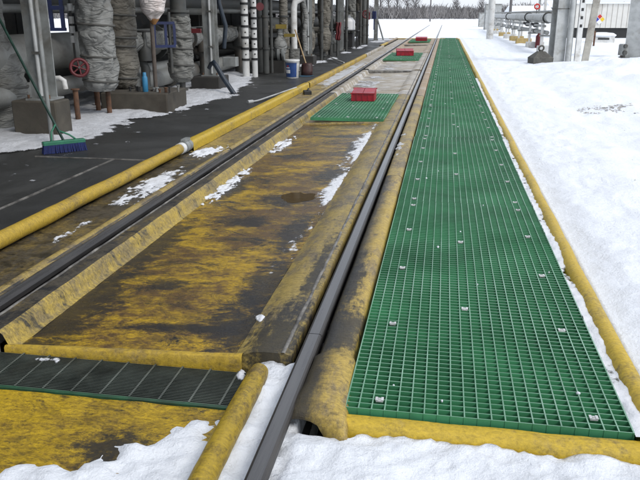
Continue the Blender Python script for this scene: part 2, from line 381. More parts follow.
# ------------------------------------------------------------------ mesh helpers
class MB:
    def __init__(s):
        s.v, s.f, s.m, s.sm = [], [], [], []

    def add(s, vs_, fs, mi=0, smooth=False):
        o = len(s.v)
        s.v += [tuple(p) for p in vs_]
        for f in fs:
            s.f.append([i + o for i in f])
            s.m.append(mi)
            s.sm.append(smooth)

    def box(s, x0, x1, y0, y1, z0, z1, mi=0, top=None, bottom=True, bev=0.0):
        if bev:
            bb = bev
            ring = lambda z, d: [(x0 + d, y0 + d, z), (x1 - d, y0 + d, z), (x1 - d, y1 - d, z), (x0 + d, y1 - d, z)]
            oct_ = lambda z, d: [(x0 + bb, y0 + d, z), (x1 - bb, y0 + d, z), (x1 - d, y0 + bb, z), (x1 - d, y1 - bb, z), (x1 - bb, y1 - d, z), (x0 + bb, y1 - d, z), (x0 + d, y1 - bb, z), (x0 + d, y0 + bb, z)]
            vv = oct_(z0, 0) + oct_(z1 - bb, 0) + ring(z1, bb)
            ff = [[i, (i + 1) % 8, 8 + (i + 1) % 8, 8 + i] for i in range(8)]
            ff += [[8, 9, 17, 16], [9, 10, 17], [10, 11, 18, 17], [11, 12, 18], [12, 13, 19, 18], [13, 14, 19], [14, 15, 16, 19], [15, 8, 16], [16, 17, 18, 19], [7, 6, 5, 4, 3, 2, 1, 0]]
            s.add(vv, ff, mi)
            return s
        vv = [(x0, y0, z0), (x1, y0, z0), (x1, y1, z0), (x0, y1, z0), (x0, y0, z1), (x1, y0, z1), (x1, y1, z1), (x0, y1, z1)]
        s.add(vv, [[0, 1, 5, 4], [1, 2, 6, 5], [2, 3, 7, 6], [3, 0, 4, 7]] + ([[3, 2, 1, 0]] if bottom else []), mi)
        o = len(s.v) - 8
        s.f.append([o + 4, o + 5, o + 6, o + 7])
        s.m.append(mi if top is None else top)
        s.sm.append(False)
        return s

    def tube(s, pts, r, seg=10, mi=0, caps=True, smooth=True):
        pts = [Vector(p) for p in pts]
        n = len(pts)
        rr = r if isinstance(r, (list, tuple)) else [r] * n
        a = None
        rings = []
        for i, p in enumerate(pts):
            d = (pts[min(i + 1, n - 1)] - pts[max(i - 1, 0)]).normalized()
            if a is None:
                a = d.orthogonal().normalized()
            else:
                a = (a - d * a.dot(d)).normalized()
            bb = d.cross(a)
            rings.append([p + (a * math.cos(2 * PI * k / seg) + bb * math.sin(2 * PI * k / seg)) * rr[i] for k in range(seg)])
        vv = [q for rg in rings for q in rg]
        ff = [[i * seg + k, i * seg + (k + 1) % seg, (i + 1) * seg + (k + 1) % seg, (i + 1) * seg + k] for i in range(n - 1) for k in range(seg)]
        s.add(vv, ff, mi, smooth)
        if caps:
            s.add(rings[0], [list(range(seg))[::-1]], mi)
            s.add(rings[-1], [list(range(seg))], mi)
        return s

    def lathe(s, prof, seg=24, mi=0, c=(0, 0), amp=0.0, fr=6.0, seed=0.0, smooth=True, ell=1.0, twist=0.0):
        vv = []
        for (z, r) in prof:
            for k in range(seg):
                t = 2 * PI * k / seg
                q = Vector((math.cos(t), math.sin(t), 0))
                rr = r
                if amp:
                    nv = noise.fractal(Vector((q.x * 1.2 + seed, q.y * 1.2 - seed, z * fr + twist * math.sin(t + seed))), 0.8, 2.1, 4)
                    rr = r + amp * (nv - 0.6 * abs(nv))
                vv.append((c[0] + q.x * rr, c[1] + q.y * rr * ell, z))
        n = len(prof)
        ff = [[i * seg + k, i * seg + (k + 1) % seg, (i + 1) * seg + (k + 1) % seg, (i + 1) * seg + k] for i in range(n - 1) for k in range(seg)]
        s.add(vv, ff, mi, smooth)
        s.add(vv[:seg], [list(range(seg))[::-1]], mi)
        s.add(vv[-seg:], [list(range(seg))], mi)
        return s

    def hbeam(s, z0, z1, w=0.22, d=0.22, t=0.016, mi=0):
        s.box(-w / 2, w / 2, -d / 2, -d / 2 + t, z0, z1, mi)
        s.box(-w / 2, w / 2, d / 2 - t, d / 2, z0, z1, mi)
        s.box(-t / 2, t / 2, -d / 2 + t, d / 2 - t, z0 + 0.002, z1 - 0.002, mi)
        return s

    def torus(s, c, ax, Rr, r, seg=20, ts=8, mi=0):
        ax = Vector(ax).normalized()
        a = ax.orthogonal().normalized()
        b_ = ax.cross(a)
        c = Vector(c)
        pts = [c + (a * math.cos(2 * PI * k / seg) + b_ * math.sin(2 * PI * k / seg)) * Rr for k in range(seg)]
        vv = []
        for k in range(seg):
            rad = (pts[k] - c).normalized()
            vv += [pts[k] + (rad * math.cos(2 * PI * j / ts) + ax * math.sin(2 * PI * j / ts)) * r for j in range(ts)]
        ff = [[k * ts + j, ((k + 1) % seg) * ts + j, ((k + 1) % seg) * ts + (j + 1) % ts, k * ts + (j + 1) % ts] for k in range(seg) for j in range(ts)]
        s.add(vv, ff, mi, True)
        return s

    def mesh(s, name, mats):
        me = bpy.data.meshes.new(name)
        me.from_pydata(s.v, [], s.f)
        for q in (mats if isinstance(mats, (list, tuple)) else [mats]):
            me.materials.append(M[q])
        me.polygons.foreach_set("material_index", s.m)
        me.polygons.foreach_set("use_smooth", s.sm)
        me.update()
        return me

    def build(s, name, mats, parent=None, loc=(0, 0, 0), rz=0.0):
        return link(name, s.mesh(name, mats), parent, loc, rz)


def link(name, me, parent=None, loc=(0, 0, 0), rz=0.0):
    o = bpy.data.objects.new(name, me)
    col.objects.link(o)
    o.location = loc
    o.rotation_euler = (0, 0, rz)
    if parent:
        o.parent = parent
    return o


def tag(o, label=None, cat=None, group=None, kind=None):
    for k, v_ in (('label', label), ('category', cat), ('group', group), ('kind', kind)):
        if v_:
            o[k] = v_
    return o


def thing(name, label, cat, loc=(0, 0, 0), rz=0.0, group=None):
    o = bpy.data.objects.new(name, None)
    o.empty_display_size = 0.1
    col.objects.link(o)
    o.location = loc
    o.rotation_euler = (0, 0, rz)
    return tag(o, label, cat, group)


def fr(x, y, z=0.0, o=4):
    return noise.fractal(Vector((x, y, z)), 0.9, 2.0, o)


def sstep(a, b_, x):
    t = max(0.0, min(1.0, (x - a) / (b_ - a)))
    return t * t * (3 - 2 * t)


def sweep(mb, prof, y0, y1, step, amp=0.004, fq=3.0, seed=0.0, mi=0, caps=True, wav=0.0):
    """A cross-section (x, z) run along the track, lumpy like hand-laid fibreglass."""
    n = max(1, int((y1 - y0) / step))
    k = len(prof)
    vv = []
    for i in range(n + 1):
        y = y0 + (y1 - y0) * i / n
        wx = wav * fr(seed * 3.1, y * 0.9, 2.0, 3)
        for (x, z) in prof:
            vv.append((x + wx + amp * fr(x * fq, y * fq, seed), y + (amp * 0.8 * fr(x * 6, seed, 4.4) if i in (0, n) else 0), z + amp * fr(x * fq + 9, y * fq, seed + 5)))
    ff = [[i * k + j, i * k + j + 1, (i + 1) * k + j + 1, (i + 1) * k + j] for i in range(n) for j in range(k - 1)]
    ff = [q[::-1] for q in ff]
    mb.add(vv, ff, mi, True)
    return mb


def dens(prof, d=0.03):
    out = []
    for (a, b_) in zip(prof, prof[1:]):
        n = max(1, int(math.hypot(b_[0] - a[0], b_[1] - a[1]) / d))
        out += [(a[0] + (b_[0] - a[0]) * i / n, a[1] + (b_[1] - a[1]) * i / n) for i in range(n)]
    return out + [prof[-1]]


# ------------------------------------------------------------------ the ground: one snow sheet to the horizon
def span(*a):
    out = []
    for (x0, x1, st) in a:
        n = max(1, round((x1 - x0) / st))
        out += [x0 + (x1 - x0) * i / n for i in range(n)]
    return out + [a[-1][1]]


def snow_z(x, y):
    z = -0.05
    if x > 0.80:                                   # loose snow beyond the walkway
        e = x - 0.80
        z = -0.055 + 0.045 * sstep(0.0, 0.25, e) + 0.034 * fr(x * 1.8, y * 1.3) * sstep(0, 0.6, e) + 0.012 * fr(x * 9, y * 9, 3) * sstep(-0.02, 0.2, e) + 0.016 * fr(x * 4.2, y * 3.6, 13) * sstep(0.1, 0.6, e)
        z += 0.03 * fr(x * 0.5, y * 0.35, 7) * sstep(0.3, 2, e)
        rd = math.exp(-((y - 17.6 - 0.25 * (x - 4)) / 2.6) ** 2) * sstep(1.9, 4.2, x) * (1 - sstep(9, 14, x))
        z += rd * (0.25 + 0.20 * fr(x * 1.1, y * 1.1, 11, 6)) + 0.05 * rd * fr(x * 4, y * 4, 4)
        rut = math.exp(-((x - 2.0 + 0.1 * fr(0, y * 0.4, 8)) / 0.25) ** 2) + math.exp(-((x - 3.4 + 0.1 * fr(3, y * 0.4, 8)) / 0.25) ** 2)
        if y < 16:
            z -= 0.045 * rut
        return z
    if y > 41.8:
        return -0.045 + 0.02 * fr(x * 0.6, y * 0.3) if x > -8 else -0.05 + 0.08 * fr(x * 0.2, y * 0.2)
    if y >= (2.53 if -0.70 < x < -0.44 else 2.21 if x < -0.7 else 2.10) and x > -2.75:
        return -0.40
    if x <= -2.60:
        if x < -8.3 or y < -6:
            return 0.0 + 0.12 * fr(x * 0.3, y * 0.3, 2)
        return -0.30
    # in front of the pans
    lump = 0.020 * fr(x * 5, y * 5, 1) + 0.013 * fr(x * 14, y * 14, 6) + 0.006 * fr(x * 34, y * 34, 8)
    if x > -0.44:
        z = -0.058 + lump + 0.018 * sstep(1.9, 1.4, y)
        if x < -0.24:
            z += 0.004 * sstep(-0.24, -0.34, x)
            z -= 0.20 * sstep(2.06, 2.10, y)
        return z - 0.012 * sstep(1.95, 2.09, y)
    if x > -0.70:                                  # trough on both sides of the near rail
        return -0.072 + lump * 1.4 + 0.012 * sstep(2.2, 2.4, y)
    # over the sloping plate: edge of the drift runs up towards the yellow roll
    if y > 2.215:
        return -0.40
    d = (-0.78 - x) * 0.76 + (y - 2.16)           # >0 on the bare side
    d += 0.17 * fr(x * 3.2, y * 3.2, 2) + 0.09 * fr(x * 9, y * 9, 9, 6)
    pz = -0.160 + 0.058 * (y - 1.25) / 0.955
    return pz - 0.022 + 0.050 * sstep(0.06, -0.20, d) + lump * 1.3 * sstep(0.06, -0.1, d)


xs = span((-900, -60, 120), (-60, -8, 4), (-8, -2.8, 0.4), (-2.8, -1.7, 0.1), (-1.7, -0.7, 0.022), (-0.7, 0.8, 0.018), (0.8, 1.4, 0.022), (1.4, 3, 0.05), (3, 9, 0.12), (9, 60, 3), (60, 900, 120))
ys = span((-60, 0, 6), (0, 1.2, 0.15), (1.2, 2.10, 0.016), (2.10, 2.12, 0.01), (2.12, 2.54, 0.017), (2.54, 4.5, 0.035), (4.5, 9, 0.06), (9, 24, 0.12), (24, 41.8, 0.5), (41.8, 42.0, 0.1), (42, 90, 2), (90, 300, 20), (300, 1500, 200))
gv = [(x, y, snow_z(x, y)) for y in ys for x in xs]
nx = len(xs)
gb = MB()
gb.add(gv, [[j * nx + i, j * nx + i + 1, (j + 1) * nx + i + 1, (j + 1) * nx + i] for j in range(len(ys) - 1) for i in range(nx - 1)], 0, True)
tag(gb.build('snow_ground', 'snow'), 'white trampled snow covering the open ground', None, None, 'structure')

# dark pavement beside the track, carried under the rack
ab = MB()
ax_ = span((-8.4, -4.4, 0.4), (-4.4, -2.64, 0.08))
ay_ = span((-6, 2, 0.4), (2, 14, 0.10), (14, 42.0, 0.4))
nn = len(ax_)
av = [(x, y, -0.022 + 0.008 * fr(x * 0.8, y * 0.5, 5)) for y in ay_ for x in ax_]
ab.add(av, [[j * nn + i, j * nn + i + 1, (j + 1) * nn + i + 1, (j + 1) * nn + i] for j in range(len(ay_) - 1) for i in range(nn - 1)], 0, True)
pavement = tag(ab.build('pavement', 'asphalt'), 'dark worn asphalt beside the track', None, None, 'structure')
sb = MB()                                             # sealed joints in the asphalt
sb.box(-3.085, -3.068, -1, 6.2, -0.03, -0.0125)
sb.box(-3.9, -2.68, 6.20, 6.215, -0.03, -0.0130)
sb.build('pavement_joint', 'seam_grey', pavement)


def snow_sheet(name, label, x0, x1, y0, y1, st, base, func, mat='snow_patch'):
    """Lying snow: a height field cut away where it dips under the surface it lies on."""
    nx_, ny_ = int((x1 - x0) / st) + 1, int((y1 - y0) / st) + 1
    vv, idx = [], {}
    H = [[func(x0 + i * st, y0 + j * st) for i in range(nx_)] for j in range(ny_)]
    ff = []
    mb = MB()

    def vid(i, j):
        if (i, j) not in idx:
            x, y = x0 + i * st, y0 + j * st
            idx[(i, j)] = len(vv)
            h = H[j][i]
            vv.append((x, y, base + (h if h < 0 else h)))
        return idx[(i, j)]
    for j in range(ny_ - 1):
        for i in range(nx_ - 1):
            if max(H[j][i], H[j][i + 1], H[j + 1][i], H[j + 1][i + 1]) > 0:
                ff.append([vid(i, j), vid(i + 1, j), vid(i + 1, j + 1), vid(i, j + 1)])
    if not ff:
        return None
    mb.add(vv, ff, 0, True)
    o = mb.build(name, mat)
    at = o.data.attributes.new('thick', 'FLOAT', 'POINT')
    at.data.foreach_set('value', [p[2] - base for p in vv])
    return tag(o, label, 'snow', None, 'stuff')


def patch(cx, cy, rx, ry, hgt=0.02, seed=0.0, rot=0.0, thr=0.0, fq=1.0):
    ca, sa = math.cos(rot), math.sin(rot)

    def f(x, y):
        u, w = (x - cx), (y - cy)
        u, w = u * ca + w * sa, -u * sa + w * ca
        d = 0.75 - (u / rx) ** 2 - (w / ry) ** 2
        d += 0.80 * fr(x * 6 * fq, y * 3.2 * fq, seed, 6) + 0.5 * fr(x * 21 * fq, y * 11 * fq, seed + 3, 6) - thr
        h = hgt * 0.8 * d if d < 0.6 else hgt * (0.48 + 0.3 * (d - 0.6))
        return max(-0.006, h) + 0.003 * fr(x * 30, y * 30, seed)
    return f


# drift along the foot of the rack
def edge_x(y):
    pts = [(-6, -4.6), (6.2, -4.45), (6.7, -4.02), (7.4, -3.86), (8.2, -3.95), (8.75, -4.02), (9.1, -3.80), (9.9, -3.72), (11.6, -3.52), (12.6, -3.60), (13.6, -3.75), (14.6, -3.85), (15.4, -4.15), (17, -4.6), (60, -4.9)]
    for (a, b_) in zip(pts, pts[1:]):
        if a[0] <= y <= b_[0]:
            return a[1] + (b_[1] - a[1]) * (y - a[0]) / (b_[0] - a[0])
    return -4.9


def rack_snow(x, y):
    d = (edge_x(y) - x) * 1.6 + 0.22 * fr(x * 3, y * 3, 1) + 0.10 * fr(x * 10, y * 10, 6)
    if y > 12:
        d += 0.35 * fr(x * 1.6, y * 1.1, 9) - 0.05
    d = min(d, (x + 6.6 + 0.4 * fr(y, 3)) * 1.4)
    return max(-0.008, min(0.05, 0.085 * d)) + 0.014 * fr(x * 7, y * 7, 2, 6)


snow_sheet('snow', 'thin drift of snow greyed for shade along the feet of the pipe rack', -6.8, -3.3, 3.0, 17.2, 0.03, -0.018, rack_snow, 'snow_shade')
k = 0
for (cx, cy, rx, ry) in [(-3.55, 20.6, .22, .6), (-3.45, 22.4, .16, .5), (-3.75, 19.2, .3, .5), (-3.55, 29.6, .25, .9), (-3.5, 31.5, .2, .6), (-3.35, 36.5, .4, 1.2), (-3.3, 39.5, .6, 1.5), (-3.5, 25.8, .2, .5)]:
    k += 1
    snow_sheet('snow', 'small heap of snow on the far asphalt by the rack', cx - rx * 2, cx + rx * 2, cy - ry * 2, cy + ry * 2, 0.04, -0.02, patch(cx, cy, rx, ry, 0.06, k), 'snow_shade')

# ------------------------------------------------------------------ rails
RX = (-2.05, -0.49)


def rail(xc, label):
    t = thing('rail', label, 'rail', (xc, 0, 0))
    P = [(-0.070, -0.172), (-0.070, -0.160), (-0.012, -0.142), (-0.009, -0.050), (-0.031, -0.036), (-0.033, -0.012), (-0.029, -0.004), (-0.021, -0.0006)]
    prof = P + [(-x, z) for (x, z) in P[::-1]]
    yb = [-1.0, 2.70, 2.704, 12.0, 24, 40, 60, 95]
    mb = MB()
    n = len(prof)
    vv = []
    for y in yb:
        dz = 0 if y < 42 else -0.012 * (y - 42) / 30
        vv += [(x, y, z + dz) for (x, z) in prof]
    for i in range(len(yb) - 1):
        if i == 1:
            continue
        for j in range(n):
            a, b_ = j, (j + 1) % n
            mb.add([vv[i * n + a], vv[i * n + b_], vv[(i + 1) * n + b_], vv[(i + 1) * n + a]], [[3, 2, 1, 0]], 1 if j == len(P) - 1 else 0, False)
    mb.build('rail_bar', ['rail_steel', 'rail_top'], t)
    jb = MB()
    for s_ in (-1, 1):
        jb.box(s_ * 0.010 if s_ > 0 else -0.026, 0.026 if s_ > 0 else -0.010, 2.42, 2.98, -0.135, -0.048)
    j = jb.build('joint_bar', 'rail_steel', t)
    for i in range(4):
        bb = MB()
        yy = 2.49 + i * 0.14
        bb.tube([(-0.036, yy, -0.092), (0.036, yy, -0.092)], 0.014, 6)
        bb.build('bolt', 'rail_steel', j)
    return t


rail(RX[1], 'steel rail beside the green grated walkway')
rail(RX[0], 'steel rail beside the yellow curb and dark asphalt')

# ------------------------------------------------------------------ track pans between and beside the rails
CP = dens([(-1.990, -0.075), (-1.992, -0.030), (-1.975, -0.017), (-1.905, -0.013), (-1.872, -0.016), (-1.852, -0.034), (-1.826, -0.090), (-1.80, -0.100), (-0.845, -0.060), (-0.800, -0.053), (-0.752, -0.034), (-0.715, -0.020), (-0.670, -0.015), (-0.585, -0.016), (-0.555, -0.024), (-0.552, -0.075)], 0.03)


def pan_section(label, y0, y1, mat, ledge, step=0.04, frontlip=True):
    t = thing('track_pan', label, 'track pan', (0, 0, 0), 0, 'pan sections between the rails')
    i0 = next(i for i, p in enumerate(CP) if p[0] > -1.812)
    i1 = next(i for i, p in enumerate(CP) if p[0] > -0.842)
    mb = MB()
    sweep(mb, CP[i0:i1 + 1], y0, y1, step, 0.003, 2.5, y0)
    mb.build('pan_floor', mat, t)
    iw = next(i for i, p in enumerate(CP) if p[0] > -1.893)
    mb = MB()
    sweep(mb, CP[:iw + 1], y0, y1, step, 0.0025 if y0 < 10 else 0.001, 6 if y0 < 10 else 3, y0 + 3)
    mb.build('side_ledge', 'ledge_dark' if ledge == 'ledge' else ledge, t)
    mb = MB()
    sweep(mb, CP[iw:i0 + 1], y0, y1, step, 0.0025 if y0 < 10 else 0.001, 6 if y0 < 10 else 3, y0 + 3)
    mb.build('side_wall', 'wall_yellow' if ledge == 'ledge' else ledge, t)
    mb = MB()
    sweep(mb, [(-1.972, -0.02), (-1.971, -0.0105), (-1.962, -0.0105), (-1.960, -0.02)], y0, y1, step, 0.003, 5, y0 + 9)
    mb.build('edge_strip', 'seam_grey', t)
    mb = MB()
    sweep(mb, [(-0.600, -0.02), (-0.598, -0.0125), (-0.584, -0.0125), (-0.582, -0.02)], y0, y1, step, 0.003, 5, y0 + 12)
    mb.build('edge_strip', 'seam_grey', t)
    mb = MB()
    sweep(mb, CP[i1:], y0, y1, step, 0.002, 5, y0 + 6)
    for e_ in (y0 + 0.001,):
        mb.add([(x, e_, z) for (x, z) in CP[i1:]] + [(-0.552, e_, -0.30), (-0.79, e_, -0.30)], [list(range(len(CP[i1:]) + 2))], 0)
    mb.build('side_ledge', 'ledge_right' if ledge == 'ledge' else ledge, t)
    if frontlip:
        mb = MB()
        nx_ = 44
        pr = [(0.055, -0.101), (0.030, -0.092), (0.008, -0.078), (-0.010, -0.076), (-0.020, -0.084), (-0.021, -0.120), (-0.020, -0.200)]
        vv = []
        for i in range(nx_ + 1):
            x = -1.84 + 1.08 * i / nx_
            for (dy, z) in pr:
                vv.append((x, y0 + dy + 0.006 * fr(x * 4, y0, dy * 9), z + 0.040 * (x + 1.8) / 0.95 + 0.004 * fr(x * 5, y0 + 4)))
        kk = len(pr)
        mb.add(vv, [[i * kk + j, i * kk + j + 1, (i + 1) * kk + j + 1, (i + 1) * kk + j] for i in range(nx_) for j in range(kk - 1)], 0, True)
        mb.build('front_lip', 'curb' if y0 < 5 else ledge, t)
    return t


pan_section('long worn yellow and black pan floor nearest the front drain', 2.525, 9.20, 'pan_front', 'ledge', 0.04)
pan_section('pan under the green grating that carries the nearest red bin', 9.22, 12.45, 'pan_far', 'ledge', 0.1)
pan_section('pan section caked with pale slush behind the nearest red bin', 12.47, 17.8, 'pan_slush', 'pan_slush', 0.08)
pan_section('slushy grey pan just before the middle red bin', 18.12, 21.9, 'pan_slush', 'pan_slush', 0.1)
pan_section('pan under the grating with the middle red bin', 21.92, 26.3, 'pan_far', 'pan_slush', 0.15)
pan_section('orange-tan pan between the middle and farthest red bins', 26.5, 33.5, 'pan_far', 'pan_far', 0.2)
pan_section('last pan at the far end holding the smallest red bin', 33.7, 41.7, 'pan_far', 'pan_far', 0.25)
for (y, lab) in ((17.96, 'grey cross sill between two slushy pans'), (26.4, 'grey cross sill behind the middle red bin'), (33.6, 'grey cross sill before the farthest red bin')):
    mb = MB()
    mb.box(-1.97, -0.57, y - 0.13, y + 0.07, -0.14, -0.028, bev=0.01)
    tag(mb.build('cross_sill', 'seam_grey', None, (0, 0, 0)), lab, 'sill', 'cross sills in the track')
mb = MB()
mb.box(-3.2, 0.0, 41.75, 42.0, -0.10, -0.004, bev=0.02)
tag(mb.build('end_board', 'ochre'), 'tan board across the far end of the pans', 'board')
# bottom of the trough under everything
mb = MB()
mb.box(-2.64, 0.83, 2.0, 41.9, -0.38, -0.33)
tag(mb.build('track_bed', 'void'), 'dark bed under the pans and rails', None, None, 'structure')

# left side pan between the outer rail and the curb
LP = dens([(-2.60, -0.060), (-2.56, -0.066), (-2.205, -0.066), (-2.192, -0.050), (-2.182, -0.022), (-2.165, -0.014), (-2.128, -0.016), (-2.116, -0.03), (-2.112, -0.08)], 0.03)
lab = ['dirty brown side pan left of the outer rail, nearest section', 'side pan left of the outer rail behind the grey clamp', 'slush-covered side pan left of the outer rail, far section']
for i, (y0, y1, mt) in enumerate([(-0.5, 6.9, 'side_pan'), (6.92, 14.4, 'ledge'), (14.45, 41.6, 'pan_slush')]):
    mb = MB()
    sweep(mb, LP, y0, y1, 0.05 if i < 2 else 0.2, 0.0025, 3, 20 + i)
    so = mb.build('side_pan', mt)
    mb = MB()
    sweep(mb, [(-2.186, -0.03), (-2.180, -0.017), (-2.164, -0.010), (-2.134, -0.0115), (-2.120, -0.025)], y0, y1, 0.06 if i < 2 else 0.2, 0.002, 3, 30 + i)
    mb.build('ridge', 'ledge' if i < 2 else mt, so)
    tag(so, lab[i], 'track pan', 'side pans by the outer rail')

# yellow curb pipe along the asphalt
t = thing('curb_pipe', 'thick round yellow curb pipe along the asphalt with grey clamp', 'curb pipe', (-2.60, 0, 0))
mb = MB()
pts = [(0.02 * fr(0, y * 0.5, 3), y, 0.004 + 0.006 * fr(y * 0.8, 1)) for y in span((-1.0, 6.86, 0.12))]
mb.tube(pts, [0.051 + 0.003 * fr(p[1] * 3, 2) for p in pts], 20)
mb.build('pipe', 'curb', t)
c = MB()
c.tube([(0, 6.80, 0.004), (0, 6.88, 0.004)], 0.061, 20)
c.tube([(0, 6.90, 0.004), (0, 6.96, 0.004)], 0.058, 20)
c.tube([(0, 6.78, 0.004), (0, 6.97, 0.004)], 0.055, 20)
c.box(-0.02, 0.03, 6.80, 6.95, 0.06, 0.085)
cl = c.build('clamp', 'galv', t)
c = MB()
c.tube([(0, 6.70, 0.004), (0, 6.775, 0.004)], 0.0565, 20)
c.build('white_band', 'white_paint', t)
t = thing('curb_beam', 'flat-topped yellow curb beam behind the grey clamp', 'curb', (-2.60, 0, 0))
mb = MB()
sweep(mb, dens([(-0.06, -0.06), (-0.06, 0.03), (-0.045, 0.045), (0.03, 0.045), (0.05, 0.03), (0.055, -0.06)], 0.02), 6.97, 13.6, 0.08, 0.004, 3, 41)
mb.build('beam', 'curb_clean', t)
for (y0, y1, mt, lb) in ((13.7, 24.0, 'curb', 'yellow curb length beside the blue and white pail'), (24.1, 31.0, 'pan_slush', 'pale slush-stained curb length beyond the pail'), (31.1, 34.6, 'curb_clean', 'short bright yellow curb length near the far end'), (34.7, 41.7, 'pan_far', 'last tan curb length at the far end')):
    mb = MB()
    sweep(mb, dens([(-0.05, -0.06), (-0.05, 0.025), (-0.035, 0.04), (0.03, 0.04), (0.05, 0.025), (0.05, -0.06)], 0.03), y0, y1, 0.2, 0.004, 2, y0)
    tag(mb.build('curb_beam', mt, None, (-2.60 - (0.0 if y0 < 30 else 0.12), 0, 0)), lb, 'curb', 'curb lengths along the asphalt')
mb = MB()
mb.box(-0.07, 0.07, -0.10, 0.10, -0.05, 0.03, bev=0.012)
mb.tube([(0, -0.02, 0.03), (0.03, 0.05, 0.06)], 0.015, 8)
tag(mb.build('cast_block', 'black_metal', None, (-2.40, 12.6, -0.03), 0.3), 'small black metal block lying between curb and rail', 'block')

# right-hand pan under the walkway
RPi = dens([(-0.440, -0.125), (-0.442, -0.026), (-0.428, -0.010), (-0.38, -0.005), (-0.330, -0.006), (-0.305, -0.022), (-0.296, -0.06), (-0.292, -0.13), (-0.275, -0.145)], 0.02)
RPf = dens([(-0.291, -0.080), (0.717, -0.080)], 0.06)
RPo = dens([(0.705, -0.145), (0.718, -0.08), (0.726, -0.030), (0.742, -0.006), (0.768, 0.004), (0.795, -0.004), (0.812, -0.030), (0.818, -0.10)], 0.015)
t = thing('walkway_pan', 'long pan with rounded yellow rims holding the green walkway grating', 'track pan')
for (y0, y1, mt, st) in ((2.50, 5.9, 'ledge_black', 0.04), (5.91, 12.2, 'ledge', 0.06), (12.21, 42.0, 'pan_far', 0.2)):
    mb = MB()
    sweep(mb, RPi, y0, y1, st, 0.0025, 4, y0)
    mb.build('inner_rim', mt, t)
mb = MB()                                             # flared front end of the inner rim, hollow beneath
fl = dens([(-0.448, -0.036), (-0.445, -0.014), (-0.420, 0.002), (-0.365, 0.008), (-0.325, 0.004), (-0.300, -0.014), (-0.288, -0.045)], 0.014)
n_ = 14
vv = []
for i in range(n_ + 1):
    q = i / n_
    y = 2.055 + 0.46 * q
    for (x, z) in fl:
        e = (1 - q) ** 3
        yy = y + e * (0.03 * math.sin((x + 0.45) / 0.16 * PI) - 0.03 * (x + 0.36) / 0.07)
        px_, pz_ = x + e * 0.03 * (x + 0.36) / 0.07 + 0.003 * fr(x * 9, y * 6, 2), z - e * 0.010 + 0.004 * fr(x * 8, y * 7, 3)
        if i == 0:
            pz_, yy = min(pz_, -0.040 - 0.055 * sstep(-0.375, -0.335, x) + 0.006 * fr(x * 20, 3)), yy - 0.004
        elif i == 1:
            pz_ -= 0.012
        vv.append((px_, yy, pz_))
kk = len(fl)
mb.add(vv, [[i * kk + j, i * kk + j + 1, (i + 1) * kk + j + 1, (i + 1) * kk + j][::-1] for i in range(n_) for j in range(kk - 1)], 0, True)
fo = mb.build('rim_end', 'ledge_black', t)
sm_ = fo.modifiers.new('thick', 'SOLIDIFY')
sm_.thickness = 0.008
sm_.offset = -1
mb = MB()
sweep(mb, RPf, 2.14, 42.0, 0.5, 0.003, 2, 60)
mb.build('pan_floor', 'pan_green_lift', t)
mb = MB()
sweep(mb, RPo, 2.09, 13.0, 0.04, 0.003, 3.5, 61, wav=0.010)
mb.add([(x, 2.092, z) for (x, z) in RPo], [list(range(len(RPo)))], 0)
sweep(mb, RPo, 13.0, 42.0, 0.2, 0.004, 3, 61, wav=0.012)
mb.build('outer_rim', 'curb_clean', t)
mb = MB()                                             # front wall under the grating
pr = [(2.150, -0.036), (2.136, -0.034), (2.112, -0.037), (2.094, -0.050), (2.086, -0.078), (2.080, -0.16)]
nx_ = 60
vv = []
for i in range(nx_ + 1):
    x = -0.315 + 1.135 * i / nx_
    for (y, z) in pr:
        vv.append((x, y + 0.006 * fr(x * 3.5, z * 4, 8), z + 0.003 * fr(x * 6, y, 4)))
kk = len(pr)
mb.add(vv, [[i * kk + j, i * kk + j + 1, (i + 1) * kk + j + 1, (i + 1) * kk + j] for i in range(nx_) for j in range(kk - 1)], 0, True)
mb.build('front_wall', 'curb_clean', t)

# ------------------------------------------------------------------ green moulded grating
GT = -0.018        # top of the grating
GX0, GX1 = -0.280, 0.690
NB = 21
PX = (GX1 - GX0) / NB
PLEN = 2.93
NCR = 84
PY = PLEN / NCR
GD = 0.038


def one_bar(length, along_y, w=0.0062, g='grate_green'):
    mb = MB()
    a, b_ = w / 2, w / 2 + 0.0008
    # slightly tapered moulded bar with a pale worn top
    if along_y:
        vv = [(-a, 0, 0), (a, 0, 0), (a, length, 0), (-a, length, 0), (-b_, 0, -GD), (b_, 0, -GD), (b_, length, -GD), (-b_, length, -GD)]
    else:
        vv = [(0, -a, 0), (length, -a, 0), (length, a, 0), (0, a, 0), (0, -b_, -GD), (length, -b_, -GD), (length, b_, -GD), (0, b_, -GD)]
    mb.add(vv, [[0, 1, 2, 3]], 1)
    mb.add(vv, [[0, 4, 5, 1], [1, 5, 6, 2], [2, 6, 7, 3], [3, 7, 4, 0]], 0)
    return mb


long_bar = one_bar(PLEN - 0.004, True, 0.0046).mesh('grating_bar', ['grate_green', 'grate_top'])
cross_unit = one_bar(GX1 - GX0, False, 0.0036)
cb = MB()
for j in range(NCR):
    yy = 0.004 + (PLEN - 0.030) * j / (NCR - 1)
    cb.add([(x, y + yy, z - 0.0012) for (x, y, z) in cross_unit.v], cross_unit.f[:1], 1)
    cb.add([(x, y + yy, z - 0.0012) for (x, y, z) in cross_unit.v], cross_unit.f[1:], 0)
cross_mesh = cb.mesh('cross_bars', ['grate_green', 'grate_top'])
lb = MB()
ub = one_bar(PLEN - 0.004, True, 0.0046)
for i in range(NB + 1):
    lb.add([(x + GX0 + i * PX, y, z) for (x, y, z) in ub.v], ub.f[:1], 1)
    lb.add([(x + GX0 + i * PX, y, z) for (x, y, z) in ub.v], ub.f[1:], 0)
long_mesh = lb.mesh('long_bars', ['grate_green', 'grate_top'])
c = MB()
c.box(-0.013, 0.013, -0.011, 0.011, -0.004, 0.002)
